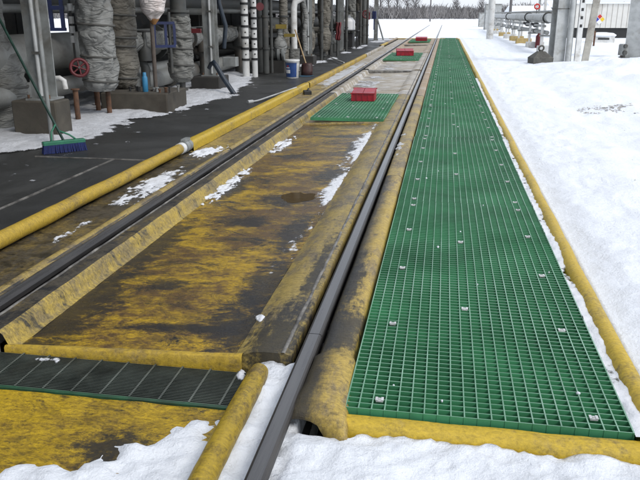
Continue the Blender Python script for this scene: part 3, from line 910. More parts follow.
c.box(-0.015, -0.006, -0.011, 0.011, 0.002, 0.005)
c.box(0.006, 0.015, -0.011, 0.011, 0.002, 0.005)
c.tube([(0, 0, 0.002), (0, 0, 0.006)], 0.004, 6)
clip_mesh = c.mesh('clip', 'clip_steel')
walk = thing('grated_walkway', 'long green moulded grating walkway with small metal clips', 'walkway')
NP = 14
for p in range(NP):
    y0 = 2.168 + p * (PLEN + 0.004)
    jx = random.uniform(-0.004, 0.004)
    pn = link('grating_panel', cross_mesh, walk, (GX0 + jx, y0, GT))
    if p < 4:
        for i in range(NB + 1):
            link('grating_bar', long_bar, pn, (i * PX, 0, 0))
    else:
        o = link('long_bars', long_mesh, pn, (-GX0, 0, 0))
    for xx in (-0.165, 0.17, 0.555):
        for q in ((0.09, 0.76, 1.48, 2.20, 2.82) if xx != 0.17 else (0.98, 1.97)):
            link('clip', clip_mesh, pn, (round((xx - GX0) / PX - 0.5) * PX + PX / 2 - 0.0, q + random.uniform(-0.03, 0.03), 0), random.uniform(-0.12, 0.12))
mb = MB()
mb.box(0.60, 0.70, 40.9, 41.3, -0.01, 0.05, bev=0.02)
tag(mb.build('sandbag', 'ochre'), 'small tan bag at the far end of the green walkway', 'bag')


def flat_grating(label, x0, x1, y0, y1, ztop, n, m_, group):
    t = thing('grating_cover', label, 'grating', (x0, y0, ztop), 0, group)
    ub_ = one_bar(y1 - y0, True)
    me = ub_.mesh('grating_bar', ['grate_green', 'grate_top'])
    for i in range(n + 1):
        link('grating_bar', me, t, ((x1 - x0) * i / n, 0, 0))
    u2 = one_bar(x1 - x0, False, 0.005)
    cb_ = MB()
    for j in range(m_ + 1):
        yy = (y1 - y0) * j / m_
        cb_.add([(x, y + yy, z - 0.001) for (x, y, z) in u2.v], u2.f[:1], 1)
        cb_.add([(x, y + yy, z - 0.001) for (x, y, z) in u2.v], u2.f[1:], 0)
    cb_.build('cross_bars', ['grate_green', 'grate_top'], t)
    for (fx, fy) in ((0.1, 0.04), (0.5, 0.04), (0.9, 0.04), (0.12, 0.5), (0.42, 0.42), (0.9, 0.35), (0.9, 0.6), (0.9, 0.92), (0.1, 0.95)):
        link('clip', clip_mesh, t, ((x1 - x0) * fx, (y1 - y0) * fy, 0.0))
    return t


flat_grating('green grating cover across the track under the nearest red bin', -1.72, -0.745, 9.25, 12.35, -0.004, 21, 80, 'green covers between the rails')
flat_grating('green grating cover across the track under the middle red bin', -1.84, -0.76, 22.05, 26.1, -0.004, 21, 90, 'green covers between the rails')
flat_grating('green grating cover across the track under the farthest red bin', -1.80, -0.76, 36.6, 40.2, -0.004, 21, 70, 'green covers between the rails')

# dark transverse drain grate at the front
t = thing('drain_grate', 'dark slatted drain grate with green front edge before the worn pan', 'drain grate', (0, 0, 0))
mb = MB()
ns = 24
for j in range(ns):
    y = 2.235 + 0.255 * j / (ns - 1)
    sl = MB()
    sl.box(-1.95, -0.735, y - 0.0017, y + 0.0017, -0.128, -0.100, 0, 1)
    sl.build('slat', ['grate_dark', 'grate_dark_top'], t)
for i in range(10):
    x = -1.86 + i * 0.121
    bb = MB()
    bb.box(x - 0.0042, x + 0.0042, 2.231, 2.498, -0.142, -0.0975, 0, 1)
    bb.build('cross_bar', ['grate_dark', 'grate_dark_top'], t)
bb = MB()
bb.box(-1.95, -0.735, 2.210, 2.228, -0.150, -0.0965, 0)
bb.build('front_edge', 'grate_edge', t)
mb = MB()
mb.box(-1.98, -0.72, 2.18, 2.52, -0.29, -0.27)
mb.box(-1.98, -0.72, 2.503, 2.515, -0.27, -0.115)
tag(mb.build('drain_trough', 'void'), 'dark trough under the slatted drain grate', 'drain')

# sloping plate in front of the drain
t = thing('pan_plate', 'worn yellow and black plate sloping below the drain grate', 'plate')
mb = MB()
nx_, ny_ = 60, 40
vv = [(-2.0 + 1.27 * i / nx_, 1.25 + 0.955 * j / ny_, -0.160 + 0.058 * (j / ny_) + 0.004 * fr(i * 0.15, j * 0.15, 3)) for j in range(ny_ + 1) for i in range(nx_ + 1)]
mb.add(vv, [[j * (nx_ + 1) + i, j * (nx_ + 1) + i + 1, (j + 1) * (nx_ + 1) + i + 1, (j + 1) * (nx_ + 1) + i] for j in range(ny_) for i in range(nx_)], 0, True)
mb.build('plate', 'pan_plate', t)
# yellow roll beside the near rail
mb = MB()
pts = [(-0.662 + 0.004 * fr(y * 2, 5), y, -0.046 + 0.004 * fr(y * 2, 8)) for y in span((0.9, 2.42, 0.05))]
mb.tube(pts, [0.042 + 0.0025 * fr(p[1] * 6, 1) for p in pts[:-1]] + [0.036], 20)
tag(mb.build('yellow_roll', 'tube'), 'round yellow pipe end lying beside the near rail', 'pipe')
# ledge block under the left of the drain
mb = MB()
mb.box(-1.99, -1.85, 2.24, 2.515, -0.16, -0.02, bev=0.02)
tag(mb.build('ledge_block', 'seam_grey'), 'grey mortar block closing the pan ledge by the drain', 'block')

# ------------------------------------------------------------------ snow and water lying in the pans
S = snow_sheet
def strip_snow(x, y):
    bulge = 0.075 + 0.07 * math.exp(-((y - 5.7) / 0.5) ** 2) + 0.07 * math.exp(-((y - 7.6) / 1.0) ** 2)
    d = (x + 0.80 + bulge) * 9.0 - 7.0 * max(0.0, x + 0.83) + 0.75 * fr(x * 5, y * 1.3, 3, 6) + 0.45 * fr(x * 16, y * 7, 5, 6) - 0.25 - 0.9 * sstep(3.9, 2.9, y)
    return max(-0.006, 0.011 * d if d < 0.6 else 0.0066 + 0.005 * (d - 0.6)) + 0.003 * fr(x * 30, y * 30)


S('snow', 'broken strip of snow along the right edge of the worn pan', -1.05, -0.80, 3.0, 9.2, 0.010, -0.060, strip_snow)
S('snow', 'row of small snow lumps along the left edge of the worn pan', -1.84, -1.62, 4.9, 6.6, 0.009, -0.097, patch(-1.78, 5.7, 0.10, 0.85, 0.03, 5, 0, 0.35, 2))
S('snow', 'two snow lumps on the worn pan before the green cover', -1.84, -1.58, 6.9, 8.4, 0.009, -0.097, patch(-1.74, 7.7, 0.11, 0.6, 0.035, 9, 0, 0.35, 1.4))
S('snow', 'snow patch in the side pan beside the yellow curb pipe', -2.53, -2.2, 4.5, 6.2, 0.009, -0.065, patch(-2.36, 5.45, 0.17, 0.75, 0.022, 12, 0.0, 0.15, 1.2))
S('snow', 'snow patch in the side pan just past the grey clamp', -2.53, -2.2, 6.4, 7.6, 0.009, -0.065, patch(-2.38, 6.95, 0.14, 0.42, 0.05, 15, -0.2, 0.1, 1.2))
S('snow', 'tiny snow scraps in the near side pan', -2.53, -2.2, 3.4, 4.7, 0.009, -0.065, patch(-2.38, 4.1, 0.06, 0.3, 0.015, 19, 0.0, 0.55, 2.0))
S('snow', 'slush caught between the near rail and walkway rim', -0.455, -0.30, 5.8, 9.6, 0.014, -0.02, patch(-0.40, 7.4, 0.06, 1.5, 0.03, 22, 0.0, 0.45, 1.5), 'snow_dirty')
S('snow', 'single snow lump on the black corner of the pan', -0.86, -0.70, 2.80, 3.05, 0.008, -0.047, patch(-0.785, 2.92, 0.035, 0.05, 0.03, 25, 0.4, 0.0, 2))
S('snow', 'snow scrap in the corner of the drain grate', -0.80, -0.70, 2.36, 2.58, 0.008, -0.098, patch(-0.755, 2.47, 0.03, 0.05, 0.03, 27, 0.2, 0.0, 2))
S('snow', 'snow scrap at the left end of the drain grate', -1.70, -1.45, 2.38, 2.54, 0.008, -0.099, patch(-1.59, 2.46, 0.09, 0.03, 0.015, 31, 0.0, 0.2, 2))
S('snow', 'snow lying between the walkway grating and outer rim', 0.690, 0.745, 2.15, 16.0, 0.012, -0.034, lambda x, y: 0.012 + 0.012 * fr(x * 9, y * 3, 2) + 0.01 * fr(x * 20, y * 14, 4))
S('snow', 'slush strip over the far side pan and curb', -2.55, -2.15, 13.5, 22.0, 0.04, -0.08, patch(-2.36, 17.5, 0.24, 4.5, 0.05, 33, 0.0, -0.1, 0.7), 'snow_dirty')
S('snow', 'pale slush sheet over the pan behind the nearest red bin', -1.8, -0.86, 12.5, 17.8, 0.03, -0.085, patch(-1.45, 14.8, 0.75, 3.0, 0.018, 36, 0.0, 0.55, 0.5), 'snow_dirty')
S('snow', 'grey slush sheet in front of the middle red bin', -1.8, -0.86, 18.2, 21.8, 0.03, -0.085, patch(-1.25, 20.0, 0.6, 1.6, 0.018, 39, 0.0, 0.35, 0.5), 'snow_dirty')
S('snow', 'dusting of snow on the asphalt along the yellow curb pipe', -2.78, -2.64, 2.8, 7.4, 0.010, -0.020, lambda x, y: 0.010 * ((x + 2.70) * 16 + 0.9 * fr(x * 5, y * 1.6, 4, 6) + 0.5 * fr(x * 20, y * 9, 6) - 0.55))
mb = MB()
for i in range(16):
    x, y = random.uniform(GX0, GX1), 2.25 + 12 * random.random() ** 1.6
    s_ = random.uniform(0.003, 0.009)
    mb.lathe([(-0.006, s_ * 0.8), (0.0, s_), (s_ * 0.5, s_ * 0.7), (s_ * 0.8, s_ * 0.1)], 6, 0, (x, y), s_ * 0.3, 40, i)
mb.v = [(x, y, z + GT) for (x, y, z) in mb.v]
tag(mb.build('snow_crumbs', 'snow'), 'crumbs of snow dropped on the green walkway', None, None, 'stuff')
mb = MB()
pv = []
for i in range(26):
    a = 2 * PI * i / 26
    rr = 1 + 0.35 * fr(math.cos(a) * 1.2, math.sin(a) * 1.2, 7)
    px_ = -1.08 + 0.14 * rr * math.cos(a)
    pv.append((px_, 5.27 + 0.17 * rr * math.sin(a), -0.100 + 0.0419 * (px_ + 1.80) - 0.0004))
mb.add(pv, [list(range(26))], 0)
tag(mb.build('puddle', 'water'), 'small puddle reflecting light in the worn pan', None, None, 'stuff')
# ------------------------------------------------------------------ red bins on the track covers
def red_bin(label, x, y, w, d, h, z, rz=0.0):
    t = thing('red_bin', label, 'bin', (x, y, z), rz, 'red bins on the track covers')
    hb = h * 1.42
    th = 0.012
    mb = MB()
    mb.box(-w / 2, w / 2, -d / 2, d / 2, 0.0, 0.012)
    mb.box(-w / 2, w / 2, -d / 2 - 0.001, -d / 2 + th, 0.012, h)
    mb.box(-w / 2, w / 2, d / 2 - th, d / 2 + 0.001, 0.012, hb)
    for s_ in (-1, 1):
        x0 = s_ * w / 2
        xa, xb = (x0 - th, x0 + 0.001) if s_ > 0 else (x0 - 0.001, x0 + th)
        mb.add([(xa, -d / 2 + th, 0.012), (xb, -d / 2 + th, 0.012), (xb, d / 2 - th, 0.012), (xa, d / 2 - th, 0.012), (xa, -d / 2 + th, h), (xb, -d / 2 + th, h), (xb, d / 2 - th, hb), (xa, d / 2 - th, hb)],
               [[0, 1, 5, 4], [1, 2, 6, 5], [2, 3, 7, 6], [3, 0, 4, 7], [4, 5, 6, 7], [3, 2, 1, 0]])
    mb.build('shell', 'red_plastic', t)
    mb = MB()
    mb.box(-w / 2 - 0.014, w / 2 + 0.014, -d / 2 - 0.016, -d / 2 + 0.004, h, h + 0.014)
    mb.build('front_rim', 'red_plastic', t)
    mb = MB()
    mb.box(-w / 2 - 0.014, w / 2 + 0.014, d / 2 - 0.006, d / 2 + 0.014, hb, hb + 0.014)
    mb.build('back_rim', 'red_plastic', t)
    for (xa, xb) in ((-w / 2 + 0.004, -0.004), (0.004, w / 2 - 0.004)):
        mb = MB()
        mb.add([(xa, -d / 2 + 0.006, h + 0.002), (xb, -d / 2 + 0.006, h + 0.002), (xb, d / 2 - 0.008, hb + 0.002), (xa, d / 2 - 0.008, hb + 0.002), (xa, -d / 2 + 0.006, h + 0.010), (xb, -d / 2 + 0.006, h + 0.010), (xb, d / 2 - 0.008, hb + 0.010), (xa, d / 2 - 0.008, hb + 0.010)],
               [[0, 1, 5, 4], [1, 2, 6, 5], [2, 3, 7, 6], [3, 0, 4, 7], [4, 5, 6, 7], [3, 2, 1, 0]])
        mb.build('lid_leaf', 'red_lid', t)
    for xx in (-0.47, -0.25, 0.0, 0.25, 0.47):
        mb = MB()
        mb.box(xx * w - 0.009, xx * w + 0.009, -d / 2 - 0.010, -d / 2 - 0.0012, 0.012, h - 0.001)
        mb.build('rib', 'red_plastic', t)


red_bin('nearest and largest looking red plastic bin on green cover', -1.235, 11.33, 0.365, 0.36, 0.112, 0.0)
red_bin('middle red plastic bin on the second green cover', -1.30, 24.2, 0.56, 0.4, 0.14, 0.0, 0.12)
red_bin('farthest smallest looking red bin at the end of the track', -1.20, 37.7, 0.58, 0.4, 0.13, 0.0)

# ------------------------------------------------------------------ the pipe rack on the left
def smooth_prof(keys, n=40):
    """(z, r) keys to a dense profile."""
    out = []
    z0, z1 = keys[0][0], keys[-1][0]
    for i in range(n + 1):
        z = z0 + (z1 - z0) * i / n
        for (a, b_) in zip(keys, keys[1:]):
            if a[0] <= z <= b_[0] + 1e-9:
                t_ = sstep(a[0], b_[0], z) if b_[0] > a[0] else 0
                out.append((z, a[1] + (b_[1] - a[1]) * t_))
                break
    return out


def footing(label, x0, x1, y0, y1, z1, mat='concrete', rz=0.0):
    mb = MB()
    cx, cy = (x0 + x1) / 2, (y0 + y1) / 2
    mb.box(x0 - cx, x1 - cx, y0 - cy, y1 - cy, -0.08, z1, bev=0.015)
    return tag(mb.build('footing', mat, None, (cx, cy, 0), rz), label, 'footing', 'concrete footings of the rack')


def column(label, x, y, z0, z1=3.3, w=0.22, mat='galv', group='steel columns of the rack', conduit=True, rz=0.0):
    t = thing('steel_column', label, 'column', (x, y, z0), rz, group)
    MB().hbeam(0.02, z1 - z0, w, w).build('beam', mat, t)
    MB().box(-w * 0.75, w * 0.75, -w * 0.75, w * 0.75, 0, 0.02).build('base_plate', mat, t)
    for sx in (-1, 1):
        b_ = MB()
        b_.tube([(sx * w * 0.62, -w * 0.62, 0.02), (sx * w * 0.62, -w * 0.62, 0.06)], 0.014, 6)
        b_.build('anchor_bolt', 'rust', t)
    if conduit:
        c_ = MB()
        c_.tube([(w * 0.18, -w / 2 - 0.026, 0.05), (w * 0.18, -w / 2 - 0.026, z1 - z0)], 0.022, 8)
        cc_ = c_.build('conduit', 'galv_light', t)
        for zz in (0.5, 1.1, 1.9):
            k_ = MB()
            k_.box(w * 0.18 - 0.045, w * 0.18 + 0.045, -w / 2 - 0.050, -w / 2 - 0.0005, zz, zz + 0.03)
            k_.build('conduit_strap', 'strap', cc_)
    return t


def wrapped(label, x, y, keys, mat='wrap', amp=0.035, seed=1.0, straps=(), name='insulated_pipe', group='blanket-wrapped risers', fq=5.0, stub=True):
    t = thing(name, label, 'pipe', (x, y, 0), 0, group)
    mb = MB()
    mb.lathe(smooth_prof(keys, 70), 40, 0, (0, 0), amp, fq, seed, True, 1.0, 1.6)
    mb.build('blanket', mat, t)
    for zz in straps:
        r_ = min(k_[1] for k_ in keys)
        for (a, b_) in zip(keys, keys[1:]):
            if a[0] <= zz <= b_[0]:
                r_ = a[1] + (b_[1] - a[1]) * sstep(a[0], b_[0], zz)
        s_ = MB()
        s_.torus((0, 0, zz), (0.06, 0.03, 1), r_ + 0.001, 0.016, 28, 6)
        s_.build('strap', 'strap', t)
    lo = keys[0][0]
    if lo > 0.05 and stub:
        p_ = MB()
        p_.tube([(0, 0, -0.05), (0, 0, lo + 0.1)], keys[0][1] * 0.42, 14)
        p_.tube([(0, 0, lo * 0.5 - 0.02), (0, 0, lo * 0.5 + 0.02)], keys[0][1] * 0.75, 18)
        p_.build('stub_pipe', 'pipe_dark', t)
    return t


def handwheel(label, loc, ax, r, mat='red_paint', group='valve handwheels'):
    t = thing('handwheel', label, 'valve wheel', loc, 0, group)
    MB().torus((0, 0, 0), ax, r, r * 0.2, 22, 7).build('rim', mat, t)
    a = Vector(ax).normalized()
    o = a.orthogonal().normalized()
    p = a.cross(o)
    for i in range(3):
        q = (o * math.cos(i * PI / 3) + p * math.sin(i * PI / 3)) * r
        b_ = MB()
        b_.tube([q, -q], r * 0.11, 6)
        b_.build('spoke', mat, t)
    b_ = MB()
    b_.tube([a * -0.16, a * 0.03], r * 0.15, 8)
    b_.build('stem', 'pipe_dark', t)
    return t


def run(label, pts, r, mat='pipe_grey', flanges=(), name='pipe_run', group='horizontal pipes of the rack', bands=()):
    t = thing(name, label, 'pipe', pts[0], 0, group)
    o = Vector(pts[0])
    L = [Vector(p) - o for p in pts]
    mb = MB()
    mb.tube(L, r, 20)
    mb.build('pipe', mat, t)
    for (k_, mt, rr, wd) in [(f_, 'pipe_dark', r * 1.35, 0.04) for f_ in flanges] + [(f_, 'strap', r * 1.012, 0.03) for f_ in bands]:
        d = (L[1] - L[0]).normalized()
        c_ = L[0] + (L[-1] - L[0]) * k_
        f_ = MB()
        f_.tube([c_ - d * wd / 2, c_ + d * wd / 2], rr, 20)
        f_.build('flange' if mt == 'pipe_dark' else 'band', mt, t)
    return t


footing('brown concrete footing under the steel column beside the broom', -4.74, -4.20, 7.20, 7.52, 0.39)
column('galvanized steel column on the footing beside the broom', -4.44, 7.41, 0.39, 3.3, 0.20)
mb = MB()
mb.tube([(0, 0, -0.03), (0, 0, 0.9), (-0.01, 0.02, 1.5), (-0.02, 0.05, 3.0)], 0.022, 10)
tag(mb.build('conduit_riser', 'galv', None, (-4.07, 6.83, 0)), 'thin grey conduit rising from the asphalt behind the broom head', 'conduit')

# push broom leaning on the column
t = thing('push_broom', 'push broom with blue bristles and green block leaning on the rack', 'broom', (-3.74, 6.49, -0.02), 0.0)
ang = 0.78
hx = Matrix.Rotation(ang, 4, 'Z')
h_ = MB()
h_.box(-0.21, 0.21, -0.035, 0.035, 0.085, 0.120, bev=0.008)
h_.v = [tuple(hx @ Vector(p)) for p in h_.v]
h_.build('block', 'green_plastic', t)
h_ = MB()
for i in range(42):
    for j in range(6):
        x, y = -0.20 + 0.40 * i / 41, -0.030 + 0.012 * j
        lx, ly = x * 1.05 + random.uniform(-.006, .006), y * 1.5 + random.uniform(-.006, .006)
        h_.add([(x - .004, y - .004, .088), (x + .004, y - .004, .088), (x, y + .005, .088), (lx - .005, ly - .005, .003), (lx + .005, ly - .005, .003), (lx, ly + .006, .003)], [[0, 3, 4, 1], [1, 4, 5, 2], [2, 5, 3, 0]])
h_.v = [tuple(hx @ Vector(p)) for p in h_.v]
tag(h_.build('bristles', 'bristle', t), None, None, None, 'stuff')
tip = Vector((-0.94, 0.58, 1.34))
h_ = MB()
h_.tube([Vector((0, 0, 0.11)), tip], 0.014, 10)
h_.build('handle', 'green_handle', t)
h_ = MB()
q = tip.normalized() * 0.34
h_.tube([hx @ Vector((-0.12, 0, 0.12)), hx @ Vector((-0.11, 0, 0.21)), Vector((0, 0, 0.1)) + q * 0.62], 0.009, 8)
h_.tube([hx @ Vector((0.12, 0, 0.12)), hx @ Vector((0.06, 0, 0.17)), Vector((0, 0, 0.1)) + q * 0.40], 0.009, 8)
h_.build('brace', 'green_plastic', t)
h_ = MB()
h_.tube([tip * 0.985 + Vector((0, 0, .001)), tip * 1.12], 0.017, 10)
h_.build('grip', 'yellow_tag', t)

wrapped('wide blanket-wrapped riser at the left edge behind the broom handle', -5.28, 7.75, [(0.0, 0.30), (0.15, 0.36), (0.55, 0.37), (0.95, 0.30), (1.05, 0.2), (2.6, 0.19)], 'wrap', 0.05, 2.0, (0.5, 1.0))
wrapped('thick grey wrapped riser behind the red valve wheel', -4.47, 8.85, [(0.34, 0.16), (0.42, 0.22), (0.72, 0.245), (0.80, 0.215), (1.1, 0.235), (1.5, 0.225), (2.7, 0.22)], 'wrap_light', 0.055, 3.3, (0.47, 0.78, 1.18), stub=False)
wrapped('brownish wrapped riser with tied waist beside the blue can', -4.64, 9.95, [(0.27, 0.13), (0.34, 0.18), (0.6, 0.225), (0.86, 0.19), (0.95, 0.20), (1.0, 0.22), (1.5, 0.225), (2.7, 0.21)], 'wrap_brown', 0.03, 5.1, (0.42, 0.87, 0.99, 1.3))
wrapped('short wrapped valve body bound with strips beside the second column', -4.26, 11.3, [(0.24, 0.12), (0.32, 0.19), (0.45, 0.215), (0.9, 0.19), (1.22, 0.185), (1.28, 0.17)], 'wrap', 0.03, 7.7, (0.52, 0.78, 0.95), fq=8)
t = run('dark vertical pipe above the short wrapped valve body', [(-4.26, 11.3, 1.27), (-4.26, 11.3, 3.0)], 0.13, 'pipe_dark', (0.01, 0.05))
handwheel('red spoked handwheel in front of the thick grey riser', (-4.57, 8.50, 0.66), (0.55, -1, 0.25), 0.105)
mb = MB()
mb.tube([(-0.01, 0.03, 0), (0.01, -0.03, 0)], [0.075, 0.085], 18)
mb.tube([(0.0, 0.02, 0), (-0.03, 0.14, 0)], 0.02, 8)
tag(mb.build('red_valve', 'red_paint', None, (-3.92, 15.25, 1.46)), 'round red valve knob beside the white perforated posts', 'valve')
handwheel('dusky red handwheel by the far rack columns', (-3.62, 33.5, 1.30), (0.3, -1, 0), 0.16)
for i, (x, y, z) in enumerate([(-4.56, 8.32, 0.40), (-4.45, 8.98, 0.37), (-5.0, 9.72, 0.40), (-4.72, 9.2, 0.40)]):
    mb = MB()
    mb.tube([(0, 0, -0.05), (0, 0, z)], 0.034, 12)
    mb.tube([(0, 0, z), (0, 0, z + 0.015)], 0.055, 12)
    tag(mb.build('support_stub', 'rust', None, (x, y, 0)), ['rusty pipe stub nearest the first column', 'rusty pipe stub beside the brown footing', 'rusty pipe stub standing back in the snow', 'rusty pipe stub hidden under the grey riser'][i], 'stub', 'rusty support stubs')
mb = MB()
mb.tube([(-0.13, 0, 0), (-0.13, 0, 0.10), (-0.10, 0, 0.14), (0.02, 0, 0.15), (0.07, 0, 0.12), (0.08, 0, 0.02)], 0.032, 10)
tag(mb.build('pipe_bend', 'white_paint', None, (-4.60, 8.02, 0.42)), 'small white pipe bend beside the first column', 'pipe')

run('big grey pipe running level behind the first column', [(-5.22, -2, 0.85), (-5.22, 16, 0.82)], 0.24, 'pipe_grey', (0.42, 0.8), bands=(0.5, 0.58, 0.7))
run('slimmer dark pipe under the big grey pipe', [(-5.05, -2, 0.40), (-5.05, 13, 0.38)], 0.12, 'pipe_grey', (0.6, 0.9))
run('grey pipe running level behind the second column', [(-4.86, 10.6, 0.88), (-4.86, 18.2, 0.86)], 0.16, 'wrap_light', (0.35, 0.9))
run('low grey pipe beneath the level pipe by the second column', [(-4.95, 10.4, 0.24), (-4.95, 18.5, 0.24)], 0.15, 'pipe_grey', (0.25, 0.55))
run('dark upper pipe running deep inside the rack', [(-5.9, -2, 1.55), (-5.9, 40, 1.55)], 0.22, 'pipe_dark')
run('dark lower pipe running deep inside the rack', [(-6.2, -2, 0.45), (-6.2, 40, 0.45)], 0.25, 'pipe_dark')
run('slender pale pipe at eye height deep in the rack', [(-5.7, -2, 1.38), (-5.7, 40, 1.38)], 0.06, 'pipe_grey')
run('grey pipe running level behind the far columns', [(-4.7, 18.6, 1.05), (-4.7, 40, 1.05)], 0.17, 'pipe_dark', (0.2, 0.5))
run('low dark pipe behind the far columns', [(-4.6, 18.6, 0.35), (-4.6, 40, 0.35)], 0.16, 'pipe_dark', (0.15, 0.4, 0.7))

footing('large brown concrete footing holding the pole and blue can', -4.78, -3.80, 9.38, 10.25, 0.255, 'concrete', 0.04)
mb = MB()
mb.tube([(0, 0, 0.255), (0.005, 0, 1.26)], 0.030, 10)
mb.tube([(0, 0, 0.255), (0, 0, 0.275)], 0.075, 12)
tag(mb.build('pole', 'pole_brown', None, (-4.07, 9.72, 0)), 'thin brownish pole carrying the hanging white bag', 'pole')
t = thing('white_bag', 'white bulging bag with rusty tip hanging over the pole', 'bag', (-4.02, 9.70, 1.20))
mb = MB()
mb.lathe(smooth_prof([(0.0, 0.03), (0.05, 0.085), (0.16, 0.155), (0.30, 0.18), (0.55, 0.17), (0.8, 0.06)], 30), 24, 0, (0, 0), 0.03, 4, 2.0)
mb.build('sack', 'bag_white', t)
mb = MB()
mb.lathe([(-0.03, 0.02), (0.0, 0.042), (0.025, 0.062), (0.045, 0.074)], 16)
mb.build('rusty_tip', 'rust_stain', t)
t = thing('spray_can', 'light blue spray can standing on the large brown footing', 'can', (-4.17, 9.58, 0.255))
mb = MB()
mb.lathe([(0, 0.036), (0.005, 0.039), (0.19, 0.039), (0.205, 0.036)], 20)
mb.build('can_body', 'blue_can', t)
mb = MB()
mb.lathe([(0.205, 0.034), (0.225, 0.026), (0.265, 0.024), (0.270, 0.020)], 16)
mb.build('cap', 'blue_can', t)
t = thing('fitting_cluster', 'row of small dark bolts and fittings on the large footing', 'fittings', (-4.0, 9.6, 0.255))
for i in range(9):
    mb = MB()
    h0 = random.uniform(0.03, 0.09)
    mb.tube([(0, 0, 0), (0, 0, h0)], random.uniform(0.012, 0.024), 8)
    mb.tube([(0, 0, h0), (0, 0, h0 + 0.012)], random.uniform(0.022, 0.03), 6)
    mb.build('fitting', random.choice(['rust', 'black_metal', 'galv']), t, (-0.42 + 0.075 * i + (0.12 if i > 2 else 0), random.uniform(-0.12, 0.1), 0))

t = thing('valve_yoke', 'blue painted valve yoke frame behind the hanging bag', 'valve', (-4.22, 10.55, 0.84), 0.5)
for (a, b_) in (((-0.16, 0), (0.16, 0)), ((-0.16, 0.34), (0.16, 0.34))):
    mb = MB()
    mb.box(a[0], b_[0], -0.03, 0.03, a[1] - 0.02, a[1] + 0.02)
    mb.build('yoke_bar', 'blue_paint', t)
for x in (-0.15, 0.15, 0.02):
    mb = MB()
    mb.box(x - 0.02, x + 0.02, -0.026, 0.026, 0.02, 0.32)
    mb.build('yoke_post', 'blue_paint', t)
mb = MB()
mb.tube([(0.08, 0, -0.4), (0.08, 0, 0.5)], 0.025, 8)
mb.build('spindle', 'pipe_dark', t)
t = thing('valve_yoke', 'blue valve frame high behind the first steel column', 'valve', (-5.0, 8.75, 1.12), 0.3)
for x in (-0.14, -0.02, 0.12):
    mb = MB()
    mb.box(x - 0.022, x + 0.022, -0.03, 0.03, 0.02, 0.5)
    mb.build('yoke_post', 'blue_paint', t)
mb = MB()
mb.box(-0.16, 0.15, -0.035, 0.035, -0.02, 0.02)
mb.box(-0.16, 0.15, -0.035, 0.035, 0.24, 0.29)
mb.build('yoke_bar', 'blue_paint', t)
t = thing('insulator_stack', 'small white stacked fittings beside the blue valve frame', 'fittings', (-4.83, 8.9, 0.95))
for z in (0, 0.12, 0.24, 0.40):
    mb = MB()
    mb.tube([(0, 0, z), (0, 0, z + 0.09)], 0.035, 12)
    mb.build('fitting', 'white_paint', t)
mb = MB()
mb.tube([(0, 0, -0.2), (0, 0, 1.2)], 0.015, 8)
mb.build('stem', 'pipe_dark', t)

footing('dark stained footing under the second steel column', -4.46, -3.93, 12.25, 12.85, 0.24, 'concrete_dark')
column('second steel column with the red lever beside it', -4.15, 12.55, 0.24, 3.3, 0.21)
mb = MB()
mb.box(-0.14, 0.13, -0.02, 0.02, 0, 0.075, bev=0.01)
mb.tube([(-0.10, 0, 0.03), (-0.10, 0.25, 0.03)], 0.018, 8)
tag(mb.build('lever', 'red_paint', None, (-4.37, 12.32, 0.99)), 'flat red lever handle beside the second column', 'lever')
mb = MB()
mb.tube([(0, 0, 0.50), (0.03, -0.03, 0.53), (0.08, -0.05, 0.47), (0.22, -0.08, 0.25), (0.40, -0.10, 0.0)], 0.042, 12)
mb.tube([(-0.1, 0.1, 0.42), (-0.04, 0.05, 0.50), (0.03, 0, 0.50)], 0.035, 12)
tag(mb.build('hose', 'hose', None, (-3.95, 11.98, -0.01)), 'dark hose drooping from the second column to the asphalt', 'hose')
mb = MB()
mb.box(-0.13, 0.13, -0.10, 0.10, 0, 0.17, bev=0.01)
tag(mb.build('junction_box', 'galv', None, (-4.02, 13.3, 0.36)), 'grey junction box right of the second column', 'box')
mb = MB()
mb.tube([(0, 0, 0.7), (0.05, 0, 1.1), (-0.06, 0, 1.5), (-0.12, 0, 3.0)], 0.04, 10)
tag(mb.build('hose', 'hose', None, (-4.05, 13.0, 0)), 'dark hose hanging beside the second column', 'hose')


# perforated white posts with black clips
def perforated(label, x, y, w, z1, step=0.232):
    t = thing('perforated_post', label, 'post', (x, y, 0), 0.25, 'white perforated posts')
    mb = MB()
    mb.tube([(0, 0, -0.03), (0, 0, z1)], w / 2, 18)
    mb.build('tube', 'white_paint', t)
    n = int(z1 / step)
    for i in range(n):
        z = 0.34 + i * step
        if z > z1 - 0.1:
            break
        c_ = MB()
        c_.tube([(0, 0, z), (0, 0, z + 0.045)], w / 2 + 0.013, 18)
        c_.build('clamp_band', 'black_metal', t)
        c_ = MB()
        c_.tube([(0.006, -w / 2 + 0.012, z + 0.13), (0.007, -w / 2 - 0.003, z + 0.13)], 0.017, 10)
        c_.build('hole', 'black_metal', t)


perforated('wider white perforated post with black clamps', -4.28, 15.3, 0.155, 2.7)
perforated('slimmer white perforated post with black clamps', -4.13, 15.5, 0.125, 2.7, 0.215)

